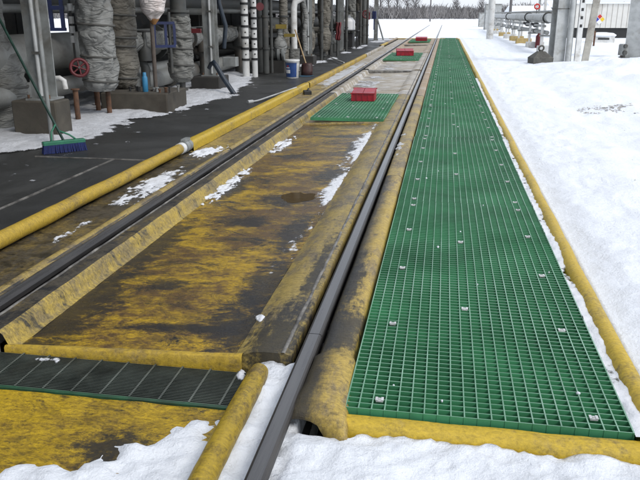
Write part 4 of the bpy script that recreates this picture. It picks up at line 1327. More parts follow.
# pump set near the pail
t = thing('pump', 'grey pump body with flanges behind the blue and white pail', 'pump', (-3.95, 16.8, 0))
mb = MB()
mb.tube([(-0.45, 0, 0.40), (0.05, 0, 0.40)], 0.13, 18)
mb.build('motor', 'pipe_dark', t)
mb = MB()
mb.tube([(0.06, 0, 0.42), (0.12, 0, 0.42)], 0.19, 20)
mb.tube([(0.17, 0, 0.42), (0.22, 0, 0.42)], 0.19, 20)
mb.build('flange', 'galv', t)
mb = MB()
mb.lathe(smooth_prof([(0.42, 0.14), (0.6, 0.17), (0.72, 0.13), (0.8, 0.07), (1.0, 0.07)], 20), 20, 0, (0.10, 0))
mb.build('casing', 'wrap_light', t)
mb = MB()
mb.box(-0.4, 0.22, -0.14, 0.14, -0.03, 0.26)
mb.build('pedestal', 'concrete_dark', t)
for (x, z, lab_) in ((-3.80, 0.98, 'yellow tag plate above the pump casing'), (-3.60, 0.80, 'yellow tag plate on the white riser by the pail')):
    mb = MB()
    mb.box(-0.13, 0.13, -0.008, 0.008, 0, 0.10 if x < -3.7 else 0.07)
    tag(mb.build('tag_plate', 'yellow_tag', None, (x, 16.72, z), 0.1), lab_, 'tag', 'yellow tag plates')
run('white riser pipe with top bend behind the pail', [(-3.56, 17.05, 0.50), (-3.56, 17.05, 1.45), (-3.53, 17.07, 1.58), (-3.40, 17.12, 1.66), (-3.25, 17.2, 1.70), (-3.25, 17.5, 2.6)], 0.075, 'white_paint', (), 'riser_pipe', 'thin risers')
run('grey wrapped pipe below the white riser', [(-3.56, 17.05, 0.0), (-3.56, 17.05, 0.52)], 0.13, 'wrap', (), 'riser_pipe', 'thin risers')
run('pale crooked riser right of the white riser', [(-3.36, 17.4, 0.45), (-3.38, 17.4, 0.9), (-3.33, 17.4, 1.25), (-3.42, 17.45, 1.6), (-3.42, 17.45, 2.6)], 0.06, 'wrap_light', (), 'riser_pipe', 'thin risers')
for i, (x, y, r_) in enumerate([(-4.05, 16.2, .07), (-3.95, 16.35, .035), (-3.78, 16.9, .10), (-4.28, 16.5, .09), (-4.5, 16.0, .06)]):
    run(['dark riser right of the perforated posts', 'thin dark riser right of the perforated posts', 'brown-grey riser above the pump', 'dark riser behind the perforated posts', 'dark riser left of the perforated posts'][i], [(x, y, 0.0), (x, y, 2.8)], r_, 'pipe_dark' if i != 2 else 'wrap_brown', (0.2, 0.45), 'riser_pipe', 'thin risers')

# pail
t = thing('pail', 'white plastic pail with blue label standing on the asphalt', 'pail', (-3.24, 15.3, -0.02))
mb = MB()
mb.lathe([(0, 0.125), (0.01, 0.130), (0.30, 0.146), (0.36, 0.149)], 28)
mb.build('body', 'white_paint', t)
mb = MB()
mb.lathe([(0.355, 0.157), (0.362, 0.160), (0.385, 0.160), (0.392, 0.152), (0.392, 0.02)], 28)
mb.build('lid', 'white_paint', t)
mb = MB()
seg = 24
vv = []
for i in range(seg + 1):
    a = R(135) + R(185) * i / seg
    for z in (0.03, 0.34):
        r_ = 0.1325 + 0.0495 * z + 0.003
        vv.append((r_ * math.cos(a), r_ * math.sin(a), z))
mb.add(vv, [[2 * i, 2 * i + 2, 2 * i + 3, 2 * i + 1] for i in range(seg)], 0, True)
lbm = mb.build('label', 'blue_label', t)
for (a0, a1, z0, z1, mt) in ((215, 262, 0.11, 0.185, 'sign_white'), (218, 258, 0.215, 0.235, 'sign_white'), (232, 250, 0.245, 0.275, 'sign_red')):
    mb = MB()
    vv = []
    for i in range(9):
        a = R(a0 + (a1 - a0) * i / 8)
        for z in (z0, z1):
            r_ = 0.1325 + 0.0495 * z + 0.0055
            vv.append((r_ * math.cos(a), r_ * math.sin(a), z))
    mb.add(vv, [[2 * i, 2 * i + 2, 2 * i + 3, 2 * i + 1] for i in range(8)], 0, True)
    mb.build('print', mt, lbm)
mb = MB()
mb.tube([(0.15 * math.cos(R(a)), 0.157 * math.sin(R(a)), 0.33 - 0.16 * math.cos(R(a + 90) * 1.0) * (1 if a > 180 else 1) * 0) for a in range(185, 356, 10)], 0.004, 6)
mb.build('bail_wire', 'galv', t)
mb = MB()
mb.add([(0.18 * math.cos(a * 0.5) * (1 + 0.3 * fr(a, 1)), 0.24 * math.sin(a * 0.5) * (1 + 0.3 * fr(a, 2)), 0) for a in range(0, 12)], [list(range(12))])
tag(mb.build('paint_stain', 'blue_stain', None, (-3.02, 15.75, -0.008)), 'pale blue stain on the asphalt behind the pail', None, None, 'stuff')
# shovel
t = thing('shovel', 'shovel with pale handle and dark reddish blade leaning behind the pail', 'shovel', (-3.04, 15.95, -0.01))
mb = MB()
mb.tube([(-0.02, 0.0, 0.24), (-0.34, 0.35, 0.98)], 0.016, 10)
mb.build('handle', 'wood', t)
mb = MB()
prs = [(-0.13, 0.02), (-0.06, -0.015), (0, -0.025), (0.06, -0.015), (0.13, 0.02)]
vv = [(x, y - 0.06 * (1 - z / 0.27), z) for z in (0.0, 0.10, 0.22, 0.27) for (x, y) in [(q[0] * (0.75 if z > 0.25 else 1.0), q[1]) for q in prs]]
mb.add(vv, [[r_ * 5 + i, r_ * 5 + i + 1, (r_ + 1) * 5 + i + 1, (r_ + 1) * 5 + i] for r_ in range(3) for i in range(4)], 0, True)
bl = mb.build('blade', 'blade', t)
sm_ = bl.modifiers.new('thick', 'SOLIDIFY')
sm_.thickness = 0.008

# third column and the crowded far risers
footing('brown footing under the third column behind the shovel', -3.96, -3.50, 19.3, 19.8, 0.22, 'concrete_dark')
column('third steel column behind the shovel', -3.70, 19.5, 0.22, 3.3, 0.22)
far = [(-3.92, 20.7, .20, 'wrap_brown', 'knobbly brown wrapped riser right of the third column'), (-3.62, 21.8, .19, 'wrap_brown', 'brown wrapped riser beside the hanging red cloth'), (-4.25, 22.4, .22, 'wrap', 'grey wrapped riser behind the red cloth'), (-4.1, 25.2, .2, 'wrap_brown', 'brown wrapped riser left of the white jug'), (-4.15, 32.2, .2, 'wrap', 'grey wrapped riser right of the jug stand'), (-4.3, 36.8, .2, 'wrap_brown', 'last wrapped riser at the far end of the rack')]
for i, (x, y, r_, mt, lb_) in enumerate(far):
    wrapped(lb_, x, y, [(0.22, r_ * .6), (0.32, r_ * .95), (0.7, r_ * 1.1), (0.95, r_ * .8), (1.25, r_ * 1.05), (2.7, r_)], mt, 0.05, 11 + i * 2.3, (0.95,))
k = 0
for (x, y, r_) in [(-3.55, 20.9, .05), (-3.45, 23.4, .04), (-3.75, 23.9, .07), (-3.55, 26.3, .05), (-4.0, 27.2, .08), (-3.62, 31.3, .06), (-3.5, 33.0, .05), (-3.8, 34.0, .08)]:
    k += 1
    run(['slim dark riser by the third column', 'slim dark riser behind the red cloth', 'dark riser left of the jug stand', 'slim riser beside the jug stand', 'dark riser just before the jug stand', 'slim riser right of the jug', 'slim riser near the dusky red wheel', 'dark riser under the dusky red wheel'][k - 1], [(x, y, 0.0), (x, y, 2.8)], r_, 'pipe_dark', (0.14, 0.3, 0.5), 'riser_pipe', 'thin risers')
for (x, y, lb_) in ((-3.95, 27.5, 'fourth steel column left of the jug stand'), (-3.86, 35.0, 'fifth steel column near the far end of the rack'), (-3.62, 38.4, 'last steel column at the far end of the rack')):
    column(lb_, x, y, -0.02, 3.4, 0.24 if y < 38 else 0.2, conduit=False)
mb = MB()
mb.tube([(0, 0, 0), (-0.35, 0.0, 1.1)], 0.04, 8)
tag(mb.build('brace', 'galv', None, (-3.20, 38.4, -0.03)), 'slanting steel brace propping the last column', 'brace')
for (x, y, z, mt, lb_) in ((-3.72, 35.2, 1.05, 'red_paint', 'red valve box on the fifth column'), (-3.45, 35.6, 1.08, 'blue_paint', 'blue valve box beside the fifth column')):
    mb = MB()
    mb.box(-0.10, 0.10, -0.08, 0.08, 0, 0.36, bev=0.02)
    mb.tube([(0, 0, -0.5), (0, 0, 0.0)], 0.03, 8)
    tag(mb.build('valve_box', mt, None, (x, y, z)), lb_, 'valve', 'valve boxes')
mb = MB()
vv = []
for i in range(9):
    for j in range(13):
        u = i / 8 - 0.5
        vv.append((u * 0.15 + 0.01 * math.sin(j * 1.1), 0.04 * math.sin(i * 1.6 + j * 0.3), -0.52 * j / 12 + 0.04 * abs(u)))
mb.add(vv, [[i * 13 + j, (i + 1) * 13 + j, (i + 1) * 13 + j + 1, i * 13 + j + 1] for i in range(8) for j in range(12)], 0, True)
o = tag(mb.build('red_cloth', 'red_paint', None, (-3.22, 22.0, 1.06)), 'red cloth hanging among the far risers', 'cloth')
sm_ = o.modifiers.new('thick', 'SOLIDIFY')
sm_.thickness = 0.012
# jug on its stand
t = thing('stand', 'dark steel stand carrying the white jug', 'stand', (-3.86, 29.2, -0.02))
for sx in (-0.36, 0.36):
    for sy in (-0.25, 0.25):
        mb = MB()
        mb.box(sx - 0.025, sx + 0.025, sy - 0.025, sy + 0.025, 0, 1.42)
        mb.build('leg', 'black_metal', t)
for z, nm in ((0.68, 'shelf'), (1.42, 'top_shelf')):
    mb = MB()
    mb.box(-0.42, 0.42, -0.3, 0.3, z, z + 0.03)
    mb.build(nm, 'black_metal', t)
mb = MB()
mb.box(-0.30, 0.2, -0.2, 0.2, 0.05, 0.60, bev=0.02)
mb.build('cabinet', 'black_metal', t)
t = thing('jug', 'large white plastic jug on the dark stand', 'jug', (-3.84, 29.15, 0.69))
mb = MB()
mb.lathe(smooth_prof([(0, 0.22), (0.03, 0.25), (0.34, 0.25), (0.46, 0.17), (0.52, 0.07), (0.56, 0.06)], 26), 28, 0, (0, 0), 0, 1, 0, True, 0.8)
mb.build('body', 'sign_white', t)
mb = MB()
mb.tube([(0, 0, 0.56), (0, 0, 0.60)], 0.065, 14)
mb.build('cap', 'white_paint', t)

# loose rods on the asphalt
mb = MB()
mb.tube([(-2.93, 10.80, 0.0), (-2.86, 10.83, 0.012), (-2.84, 11.0, 0.012), (-2.60, 12.60, 0.05)], 0.014, 8)
mb.tube([(-2.99, 10.72, 0.0), (-2.93, 10.80, 0.0)], 0.03, 8)
tag(mb.build('hook_rod', 'galv_light'), 'pale steel hook rod lying on the asphalt against the curb', 'rod')
mb = MB()
mb.tube([(-3.44, 21.8, 0.05), (-2.66, 19.3, 0.06)], 0.018, 8)
tag(mb.build('rod', 'white_paint'), 'long pale rod lying across the far asphalt', 'rod')

for (y, z, r_, mt, lb_) in ((10.9, 0.62, .07, 'pipe_dark', 'dark cross pipe behind the short wrapped valve body'), (13.8, 0.62, .09, 'pipe_dark', 'dark cross pipe right of the second column'), (14.4, 1.35, .06, 'pipe_grey', 'pale cross pipe high behind the perforated posts'), (16.3, 0.62, .10, 'pipe_dark', 'dark cross pipe behind the perforated posts'), (18.2, 0.95, .08, 'wrap_brown', 'brown cross pipe left of the third column'),
                            (21.2, 0.55, .10, 'pipe_dark', 'dark cross pipe behind the third column'), (24.2, 0.8, .10, 'wrap_brown', 'brown cross pipe beside the jug stand'), (26.4, 0.4, .12, 'pipe_dark', 'low dark cross pipe beside the jug stand'), (31.6, 0.7, .10, 'pipe_dark', 'dark cross pipe right of the jug stand'), (36.2, 0.8, .10, 'pipe_dark', 'dark cross pipe at the far end of the rack')):
    xe = -4.72 if y < 18 else -4.0
    t = run(lb_, [(-6.2, y, z), (xe - 0.15, y, z), (xe - 0.05, y, z - 0.03), (xe, y, z - 0.12), (xe, y, 0.0)], r_, mt, (0.3, 0.6), 'cross_pipe', 'cross pipes of the rack')
    mb = MB()
    mb.lathe([(-0.02, r_ * 1.7), (0.16, r_ * 1.5), (0.20, r_ * 0.6), (0.42, r_ * 0.4)], 12, 0, (1.5, 0))
    mb.build('valve_bonnet', 'pipe_dark', t)
    mb = MB()
    mb.torus((1.5, 0, 0.43), (0, 0, 1), 0.13, 0.014, 18, 6)
    mb.build('valve_wheel', 'black_metal', t)

# dark sheeting added behind the rack to darken its gaps, bays left open to snow
t = thing('gap_backdrop', 'dark backdrop sheets added to darken the gaps in the pipe rack', 'screen')
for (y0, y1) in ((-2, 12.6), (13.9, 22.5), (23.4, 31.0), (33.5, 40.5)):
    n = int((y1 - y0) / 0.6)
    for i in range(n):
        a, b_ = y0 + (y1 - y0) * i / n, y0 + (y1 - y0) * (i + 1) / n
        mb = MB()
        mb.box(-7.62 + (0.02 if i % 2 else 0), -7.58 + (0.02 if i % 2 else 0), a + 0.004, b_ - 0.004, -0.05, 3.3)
        mb.build('sheet', 'gap_dark', t)
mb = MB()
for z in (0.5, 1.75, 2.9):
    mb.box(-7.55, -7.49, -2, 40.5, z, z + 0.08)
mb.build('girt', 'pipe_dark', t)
# unseen deck added over the rack to shade it
t = thing('shade_deck', 'unseen steel deck added to shade the pipe rack', 'deck', (0, 0, 0))
mb = MB()
mb.box(-7.9, -3.25, -3, 40.5, 3.42, 3.50)
mb.build('deck_plate', 'galv', t)
for y in (-1, 7.5, 12.55, 19.5, 27.5, 35, 40):
    mb = MB()
    mb.box(-7.8, -3.3, y - 0.08, y + 0.08, 3.20, 3.415)
    mb.build('joist', 'galv', t)
# dark boxes added to fill and darken the depths of the rack
k = 0
for (x, y, w, h0) in [(-6.6, 9.2, 0.9, 1.3), (-6.7, 11.2, 0.7, 0.85), (-6.5, 15.3, 1.0, 1.5), (-6.6, 18.8, 1.2, 1.4), (-6.4, 25.5, 1.0, 1.5), (-6.6, 36.0, 1.2, 1.5)]:
    k += 1
    t = thing('dark_filler', ['dark filler box deep behind the grey riser', 'low dark filler box deep behind the brown riser', 'dark filler box deep behind the perforated posts', 'dark filler box deep behind the pump', 'dark filler box deep behind the far risers', 'dark filler box deep at the far end of the rack'][k - 1], 'cabinet', (x, y, -0.02), 0, 'boxes added to darken the rack depths')
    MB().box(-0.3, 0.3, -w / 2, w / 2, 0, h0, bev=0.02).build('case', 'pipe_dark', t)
    MB().box(0.301, 0.312, -w / 2 + 0.05, w / 2 - 0.05, 0.1, h0 - 0.1).build('door', 'gap_dark', t)

# ------------------------------------------------------------------ right-hand side
def plain_post(label, x, y, w, z1, mat, cat='post', lean=0.0, d=None, name='post', group=None):
    mb = MB()
    d = d or w
    mb.box(-w / 2, w / 2, -d / 2, d / 2, -0.2, z1, bev=0.008)
    mb.v = [(px + lean * max(0, pz), py, pz) for (px, py, pz) in mb.v]
    return tag(mb.build(name, mat, None, (x, y, 0)), label, cat, group)


mb = MB()
mb.lathe([(-0.2, 0.19), (2.0, 0.18), (5.0, 0.165)], 20)
tag(mb.build('white_pole', 'white_paint', None, (2.40, 41.0, 0)), 'tall white pole standing in the snow past the walkway', 'pole')
t = thing('steel_column', 'grey steel column in the snow behind the dark anchor block', 'column', (3.15, 21.5, -0.1), 0.35)
MB().hbeam(0, 4.3, 0.34, 0.34, 0.03).build('beam', 'galv_light', t)
mb = MB()
mb.torus((0, 0, 1.55), (0, 0, 1), 0.24, 0.012, 20, 6)
mb.build('strap', 'strap', t)
run('pale pipe standing against the right steel column', [(3.44, 21.3, -0.1), (3.42, 21.3, 4.2)], 0.075, 'galv_light', (), 'standpipe', 'standpipes')
run('slim grey pipe behind the right steel column', [(3.60, 22.0, -0.1), (3.58, 22.0, 4.2)], 0.05, 'galv', (), 'standpipe', 'standpipes')
t = thing('perforated_post', 'white slotted post beside the leaning grey plank', 'post', (3.74, 21.6, 0), 0.3, 'white perforated posts')
MB().box(-0.075, 0.075, -0.03, 0.03, -0.2, 3.6).build('strip', 'white_paint', t)
for i in range(9):
    MB().box(-0.035, 0.035, -0.036, -0.0305, 0.95 + i * 0.22, 1.03 + i * 0.22).build('slot', 'black_metal', t)
plain_post('leaning weathered grey plank beside the white slotted post', 3.95, 21.6, 0.19, 3.4, 'wood_grey', 'plank', 0.085, 0.06, 'plank')
plain_post('thin dark marker post in front of the cream shed', 6.35, 33.0, 0.07, 0.62, 'rust', 'post', 0.0)

# anchor block
t = thing('anchor_block', 'dark weathered block with pyramid top in the snow', 'block', (2.63, 20.75, -0.03), 0.25)
mb = MB()
mb.add([(-.27, -.22, -.05), (.27, -.22, -.05), (.27, .22, -.05), (-.27, .22, -.05), (-.28, -.23, .19), (.28, -.23, .19), (.28, .23, .19), (-.28, .23, .19), (-.09, -.08, .36), (.09, -.08, .36), (.09, .08, .36), (-.09, .08, .36)],
       [[0, 1, 5, 4], [1, 2, 6, 5], [2, 3, 7, 6], [3, 0, 4, 7], [4, 5, 9, 8], [5, 6, 10, 9], [6, 7, 11, 10], [7, 4, 8, 11], [8, 9, 10, 11]])
mb.build('body', 'rubber', t)
mb = MB()
mb.torus((0, 0, .44), (0, 1, 0.2), 0.07, 0.025, 14, 7)
mb.box(-.04, .04, -.04, .04, .355, .40)
mb.build('lifting_ring', 'rubber', t)

# second pipe rack
run('big pale pipe of the right-hand pipe rack', [(3.62, 26.8, 1.18), (3.62, 62, 1.18)], 0.15, 'galv_light', (0.02, 0.2, 0.5), 'pipe_run', 'pipes of the right-hand rack')
run('thin pipe under the big pale pipe', [(3.45, 26.8, 0.90), (3.45, 62, 0.90)], 0.045, 'pipe_grey', (), 'pipe_run', 'pipes of the right-hand rack')
run('lowest grey pipe of the right-hand rack', [(3.55, 26.8, 0.68), (3.55, 62, 0.62)], 0.07, 'galv', (0.1, 0.4), 'pipe_run', 'pipes of the right-hand rack')
run('grey cable tray pipe along the top of the right-hand rack', [(3.95, 26.8, 1.40), (3.95, 62, 1.40)], 0.05, 'galv', (), 'pipe_run', 'pipes of the right-hand rack')
k = 0
for (y, zc) in ((27.2, 0), (31, 0), (35.5, 1), (39, 1), (43, 0), (47, 1), (52, 0), (58, 1)):
    k += 1
    t = thing('pipe_support', ['first grey pipe support by the right column', 'second pipe support with the red extinguisher beside it', 'third pipe support on an ochre base', 'fourth pipe support on an ochre base', 'fifth pipe support of the right rack', 'sixth pipe support of the right rack', 'seventh pipe support of the right rack', 'last pipe support of the right rack'][k - 1], 'support', (3.6, y, 0), 0, 'supports of the right-hand rack')
    MB().box(-0.30, 0.40, -0.22, 0.22, -0.15, 0.22, bev=0.02).build('base', 'ochre' if zc else 'white_paint', t)
    MB().box(-0.22, -0.14, -0.05, 0.05, 0.22, 1.02).build('leg', 'white_paint', t)
    MB().box(0.24, 0.32, -0.05, 0.05, 0.22, 1.34).build('leg', 'white_paint', t)
    MB().box(-0.26, 0.40, -0.06, 0.06, 1.0, 1.028).build('cross_beam', 'galv', t)
    MB().box(-0.26, 0.23, -0.055, 0.055, 0.54, 0.60).build('cross_beam', 'galv', t)
for (x, y, z, lab_) in ((3.5, 30.0, 0.90, 'black valve on the right rack near its end'), (3.5, 33.0, 0.90, 'smaller black valve farther along the right rack')):
    mb = MB()
    mb.tube([(0, -0.2, 0), (0, 0.2, 0)], 0.10, 12)
    mb.tube([(0, 0, 0), (-0.18, 0, 0.05)], 0.04, 8)
    tag(mb.build('valve', 'black_metal', None, (x, y, z)), lab_, 'valve', 'black valves of the right rack')
t = thing('fire_extinguisher', 'red extinguisher standing under the right-hand pipe rack', 'extinguisher', (3.75, 30.6, -0.05))
mb = MB()
mb.lathe([(0, 0.13), (0.5, 0.13), (0.6, 0.06), (0.66, 0.04)], 16)
mb.build('cylinder', 'red_paint', t)
mb = MB()
mb.box(-0.03, 0.10, -0.02, 0.02, 0.66, 0.70)
mb.build('lever', 'black_metal', t)
t = thing('life_ring', 'red and white ring on the right-hand pipe rack', 'ring', (3.9, 33.5, 1.62))
MB().torus((0, 0, 0), (0.1, -1, 0), 0.10, 0.035, 18, 8).build('ring', 'sign_red', t)
mb = MB()
mb.box(-0.02, 0.02, 0.04, 0.06, -0.6, 0.05)
mb.build('stalk', 'galv', t)
plain_post('rusty brown upright behind the right-hand rack', 5.4, 36.5, 0.24, 4.5, 'ochre', 'post')
plain_post('white upright behind the right-hand rack', 4.75, 37.5, 0.12, 4.5, 'white_paint', 'post')
plain_post('slim grey lamp upright far behind the right rack', 7.4, 62.0, 0.16, 5.5, 'galv', 'post')
plain_post('slim dark upright far behind the right rack', 7.9, 62.0, 0.10, 5.5, 'pipe_dark', 'post')
# grey cabinets at the end of the rack
for (x, y, w, h0, lb_) in ((4.0, 66.0, 1.4, 2.2, 'grey metal cabinet behind the tall white pole'), (4.3, 82, 1.6, 1.5, 'lower grey cabinet far behind the white pole')):
    t = thing('metal_cabinet', lb_, 'cabinet', (x, y, -0.05), 0, 'grey cabinets beyond the rack')
    MB().box(-w / 2, w / 2, -0.6, 0.6, 0, h0, bev=0.03).build('case', 'galv', t)
    for s_ in (-1, 1):
        MB().box(s_ * w / 4 - w / 4 + 0.05, s_ * w / 4 + w / 4 - 0.05, -0.625, -0.603, 0.1, h0 - 0.12).build('door', 'galv_light', t)
# far sheds with snow roofs
for (x, y, w, h0, lb_) in ((12.5, 118, 6.0, 1.6, 'small far shed under a snowy roof'), (18.5, 125, 5, 2.4, 'taller far shed under a snowy roof')):
    t = thing('far_shed', lb_, 'shed', (x, y, -0.05), 0.2, 'far sheds')
    MB().box(-w / 2, w / 2, -2, 2, 0, h0).build('wall', 'galv_light', t)
    mb = MB()
    mb.add([(-w / 2 - .2, -2.2, h0 + .004), (w / 2 + .2, -2.2, h0 + .004), (w / 2 + .2, 2.2, h0 + .004), (-w / 2 - .2, 2.2, h0 + .004), (-w / 2 - .2, 0, h0 + 1.0), (w / 2 + .2, 0, h0 + 1.0)], [[0, 1, 5, 4], [2, 3, 4, 5], [0, 4, 3], [1, 2, 5], [3, 2, 1, 0]])
    mb.build('roof', 'snow', t)
    for q in (-0.25, 0.2):
        MB().box(q * w - 0.5, q * w + 0.5, -2.03, -2.001, h0 * 0.35, h0 * 0.75).build('window', 'black_metal', t)
# cream corrugated shed on a dark skirt
t = thing('cream_shed', 'low cream corrugated shed with hazard diamond on a dark skirt', 'shed', (8.2, 44.0, 0))
MB().box(-1.2, 9.0, 0.10, 5, -0.1, 0.55).build('skirt', 'black_metal', t)
n = 36
for i in range(n):
    x0 = -1.2 + 10.2 * i / n
    mb = MB()
    d0, d1 = 0.0, 0.045
    w_ = 10.2 / n
    mb.add([(x0, d1, .552), (x0 + w_ * .08, d0, .552), (x0 + w_ * .92, d0, .552), (x0 + w_, d1, .552), (x0, d1, 1.86), (x0 + w_ * .08, d0, 1.86), (x0 + w_ * .92, d0, 1.86), (x0 + w_, d1, 1.86)], [[0, 1, 5, 4], [1, 2, 6, 5], [2, 3, 7, 6]])
    mb.build('panel', 'cream', t)
MB().box(-1.2, 9.0, 0.05, 5, 0.551, 1.86).build('body', 'cream', t)
mb = MB()
mb.box(-1.3, 9.1, -0.08, 5.1, 1.862, 1.95)
mb.build('roof', 'snow', t)
sg = MB()
sg.add([(0, 0, -.3), (.3, 0, 0), (0, 0, .3), (-.3, 0, 0), (0, .03, -.3), (.3, .03, 0), (0, .03, .3), (-.3, .03, 0)], [[0, 1, 2, 3], [1, 0, 4, 5], [2, 1, 5, 6], [3, 2, 6, 7], [0, 3, 7, 4], [7, 6, 5, 4]])
sgn = sg.build('hazard_diamond', 'sign_white', t, (0.42, -0.045, 1.02))
for (dx, dz, mt) in ((-.15, 0, 'sign_blue'), (0, .15, 'sign_red'), (.15, 0, 'sign_yellow'), (0, -.15, 'sign_white')):
    q = MB()
    e = 0.135
    q.add([(dx, -.004, dz - e), (dx + e, -.004, dz), (dx, -.004, dz + e), (dx - e, -.004, dz)], [[0, 1, 2, 3]])
    q.build('quarter', mt, sgn)
t = thing('snow_capped_box', 'low white box capped with rounded snow before the cream shed', 'box', (7.55, 37.5, 0))
MB().box(-0.55, 0.55, -0.4, 0.4, -0.1, 0.26, bev=0.04).build('body', 'white_paint', t)
mb = MB()
mb.lathe(smooth_prof([(0.262, 0.62), (0.33, 0.66), (0.42, 0.55), (0.46, 0.2)], 14), 28, 0, (0, 0), 0.05, 3, 4, True, 0.75)
mb.build('snow_cap', 'snow', t)
MB().box(-0.25, 0.28, -0.412, -0.401, 0.12, 0.21).build('slot', 'black_metal', t)
# grey column at the right edge
t = thing('steel_column', 'wide grey steel column at the right edge of the picture', 'column', (5.95, 24.4, -0.1), -0.3)
MB().hbeam(0.12, 4.4, 0.55, 0.5, 0.035).build('beam', 'galv_light', t)
MB().box(-0.42, 0.42, -0.40, 0.40, 0.08, 0.12).build('base_plate', 'galv', t)
for sx in (-1, 1):
    for sy in (-1, 1):
        b_ = MB()
        b_.tube([(sx * .35, sy * .33, .12), (sx * .35, sy * .33, .32)], 0.025, 8)
        b_.build('anchor_bolt', 'rust', t)
t = thing('valve_cluster', 'greenish grey valve fittings at the foot of the right edge column', 'valve', (5.50, 24.0, 0.0), 0.4)
MB().box(-0.10, 0.16, -0.1, 0.1, 0.08, 0.42, bev=0.03).build('body', 'galv', t)
for (z, r_) in ((0.16, 0.07), (0.36, 0.06)):
    mb = MB()
    mb.tube([(0.0, -0.16, z), (0.0, -0.10, z)], r_, 10)
    mb.build('cap', 'pipe_dark', t)
mb = MB()
mb.tube([(0.05, 0, -0.2), (0.05, 0, 0.1)], 0.06, 10)
mb.build('stem', 'pipe_dark', t)
# overhead wires and far poles
for (x, y, h0, lb_) in ((5.8, 70, 7, 'far wooden utility pole right of the white pole'), (-3.0, 140, 9, 'far utility pole before the bare trees')):
    t = thing('utility_pole', lb_, 'pole', (x, y, 0), 0, 'far utility poles')
    mb = MB()
    mb.lathe([(-0.2, 0.14), (h0, 0.10)], 10)
    mb.build('shaft', 'twig_dark', t)
    MB().box(-0.8, 0.8, -0.06, 0.06, h0 - 0.8, h0 - 0.66).build('cross_arm', 'twig_dark', t)
for (z, lab_) in ((2.35, 'upper thin dark cable strung over the right rack'), (1.95, 'lower thin dark cable strung over the right rack')):
    mb = MB()
    mb.tube([(3.6, 44, z), (4.4, 52, z - 0.05), (5.2, 60, z - 0.02), (5.8, 70, z + 0.3)], 0.014, 5)
    tag(mb.build('cable', 'black_metal'), lab_, 'cable', 'cables over the right rack')
# dirt and twigs in the snow
mb = MB()
for i in range(800):
    a, rr = random.uniform(0, 2 * PI), random.random() ** 0.6
    x, y = 2.75 + 0.75 * rr * math.cos(a) + 0.25 * rr * math.sin(a), 11.0 + 0.55 * rr * math.sin(a)
    if fr(x * 2.5, y * 2.5, 5) < -0.02:
        continue
    z = snow_z(x, y)
    l_ = random.uniform(0.008, 0.04)
    t_ = random.uniform(0, 2 * PI)
    dx, dy = l_ * math.cos(t_), l_ * math.sin(t_)
    w_ = random.uniform(0.003, 0.010)
    mb.add([(x - dx, y - dy, z + 0.002), (x + w_, y - w_, z + 0.004), (x + dx, y + dy, z + 0.01 + l_ * 0.12), (x - w_, y + w_, z + 0.012)], [[0, 1, 2], [0, 2, 3], [0, 3, 1], [1, 3, 2]])
tag(mb.build('debris', 'debris'), 'dirt and dead twigs showing through the snow', None, None, 'stuff')
mb = MB()
for i in range(60):
    x, y = random.uniform(0.9, 4.5), random.uniform(2.5, 15)
    z = snow_z(x, y)
    s_ = random.uniform(0.003, 0.010)
    mb.add([(x - s_, y - s_ * 1.6, z + .001), (x + s_, y - s_, z + .001), (x + s_ * .4, y + s_ * 1.3, z + .001), (x, y, z + s_ * .8)], [[0, 1, 3], [1, 2, 3], [2, 0, 3]])
tag(mb.build('snow_specks', 'debris'), 'specks of dirt scattered over the snow', None, None, 'stuff')

# ------------------------------------------------------------------ far wood and single bare trees
mb = MB()
rnd = random.Random(3)


def twig(m_, p, d, l_, w_, mi):
    q = p + d * l_
    s_ = Vector((w_, rnd.uniform(-w_, w_) * 0.5, 0))
    m_.add([p - s_, p + s_, q + s_ * 0.3, q - s_ * 0.3], [[0, 1, 2, 3]], mi)


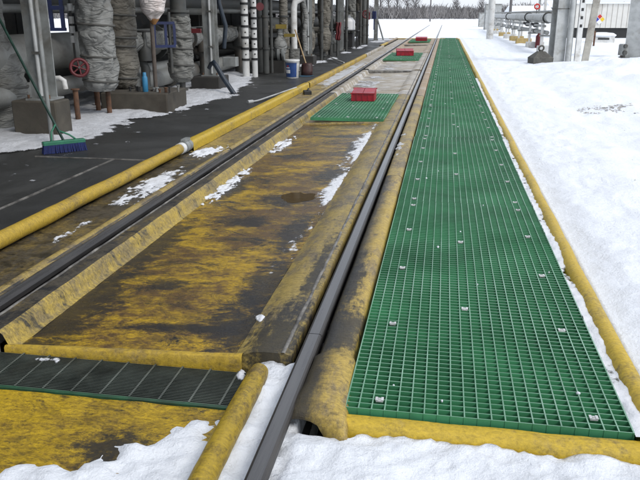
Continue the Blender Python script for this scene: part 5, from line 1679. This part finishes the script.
for i in range(3400):
    x = rnd.uniform(-150, 170)
    y = rnd.uniform(205, 250)
    h0 = 3.4 + 1.4 * fr(x * 0.06, 2) + rnd.uniform(-0.6, 0.9)
    dk = 1 if (fr(x * 0.16, 9) > 0.28) else 0
    b0 = Vector((x, y, -0.3))
    for j in range(16):
        an = rnd.uniform(0, 2 * PI)
        d = Vector((math.cos(an) * 0.55, math.sin(an) * 0.4, 1)).normalized()
        p = b0 + Vector((rnd.uniform(-1.6, 1.6), rnd.uniform(-1, 1), rnd.uniform(0, h0 * 0.6)))
        twig(mb, p, d, h0 * rnd.uniform(0.3, 0.6), rnd.uniform(0.05, 0.16), dk if rnd.random() < 0.8 else 1 - dk)
tag(mb.build('treeline', ['twig', 'twig_dark']), 'grey-brown bare thicket along the far edge of the snow field', 'trees', None, 'stuff')
tops = [(-18.5, 'first bare tall tree beside the rack over the far thicket'), (-16.2, 'second bare tall tree from the rack over the thicket'), (-13.8, 'third bare tall tree from the rack over the thicket'), (-11.0, 'fourth bare tall tree from the rack over the thicket'), (-8.6, 'thin bare tree left of the rails over the thicket'), (2.5, 'bare tree right of the rails over the thicket'), (9.5, 'bare tree behind the tall white pole')]
for (x, lb_) in tops:
    h0 = rnd.uniform(8, 13) if x < -8 else rnd.uniform(5.0, 6.5)
    t = thing('bare_tree', lb_, 'tree', (x, 208 + rnd.uniform(-2, 2), -0.2), 0, 'bare trees over the far thicket')
    tr = MB()
    tr.lathe([(0, 0.22), (h0 * 0.5, 0.15), (h0, 0.03)], 7)
    tr.build('trunk', 'twig_dark', t)
    cr = MB()
    for j in range(120):
        z = h0 * rnd.uniform(0.3, 0.98)
        an = rnd.uniform(0, 2 * PI)
        d = Vector((math.cos(an), math.sin(an), rnd.uniform(0.4, 1.4))).normalized()
        p = Vector((0, 0, z)) + d * rnd.uniform(0, 0.7)
        l_ = (h0 - z) * 0.35 + 0.5
        cr.tube([p, p + d * l_ * 0.6, p + d * l_ + Vector((0, 0, 0.2))], [0.045, 0.03, 0.01], 4, 0, False)
    cr.build('crown', 'twig_dark', t)
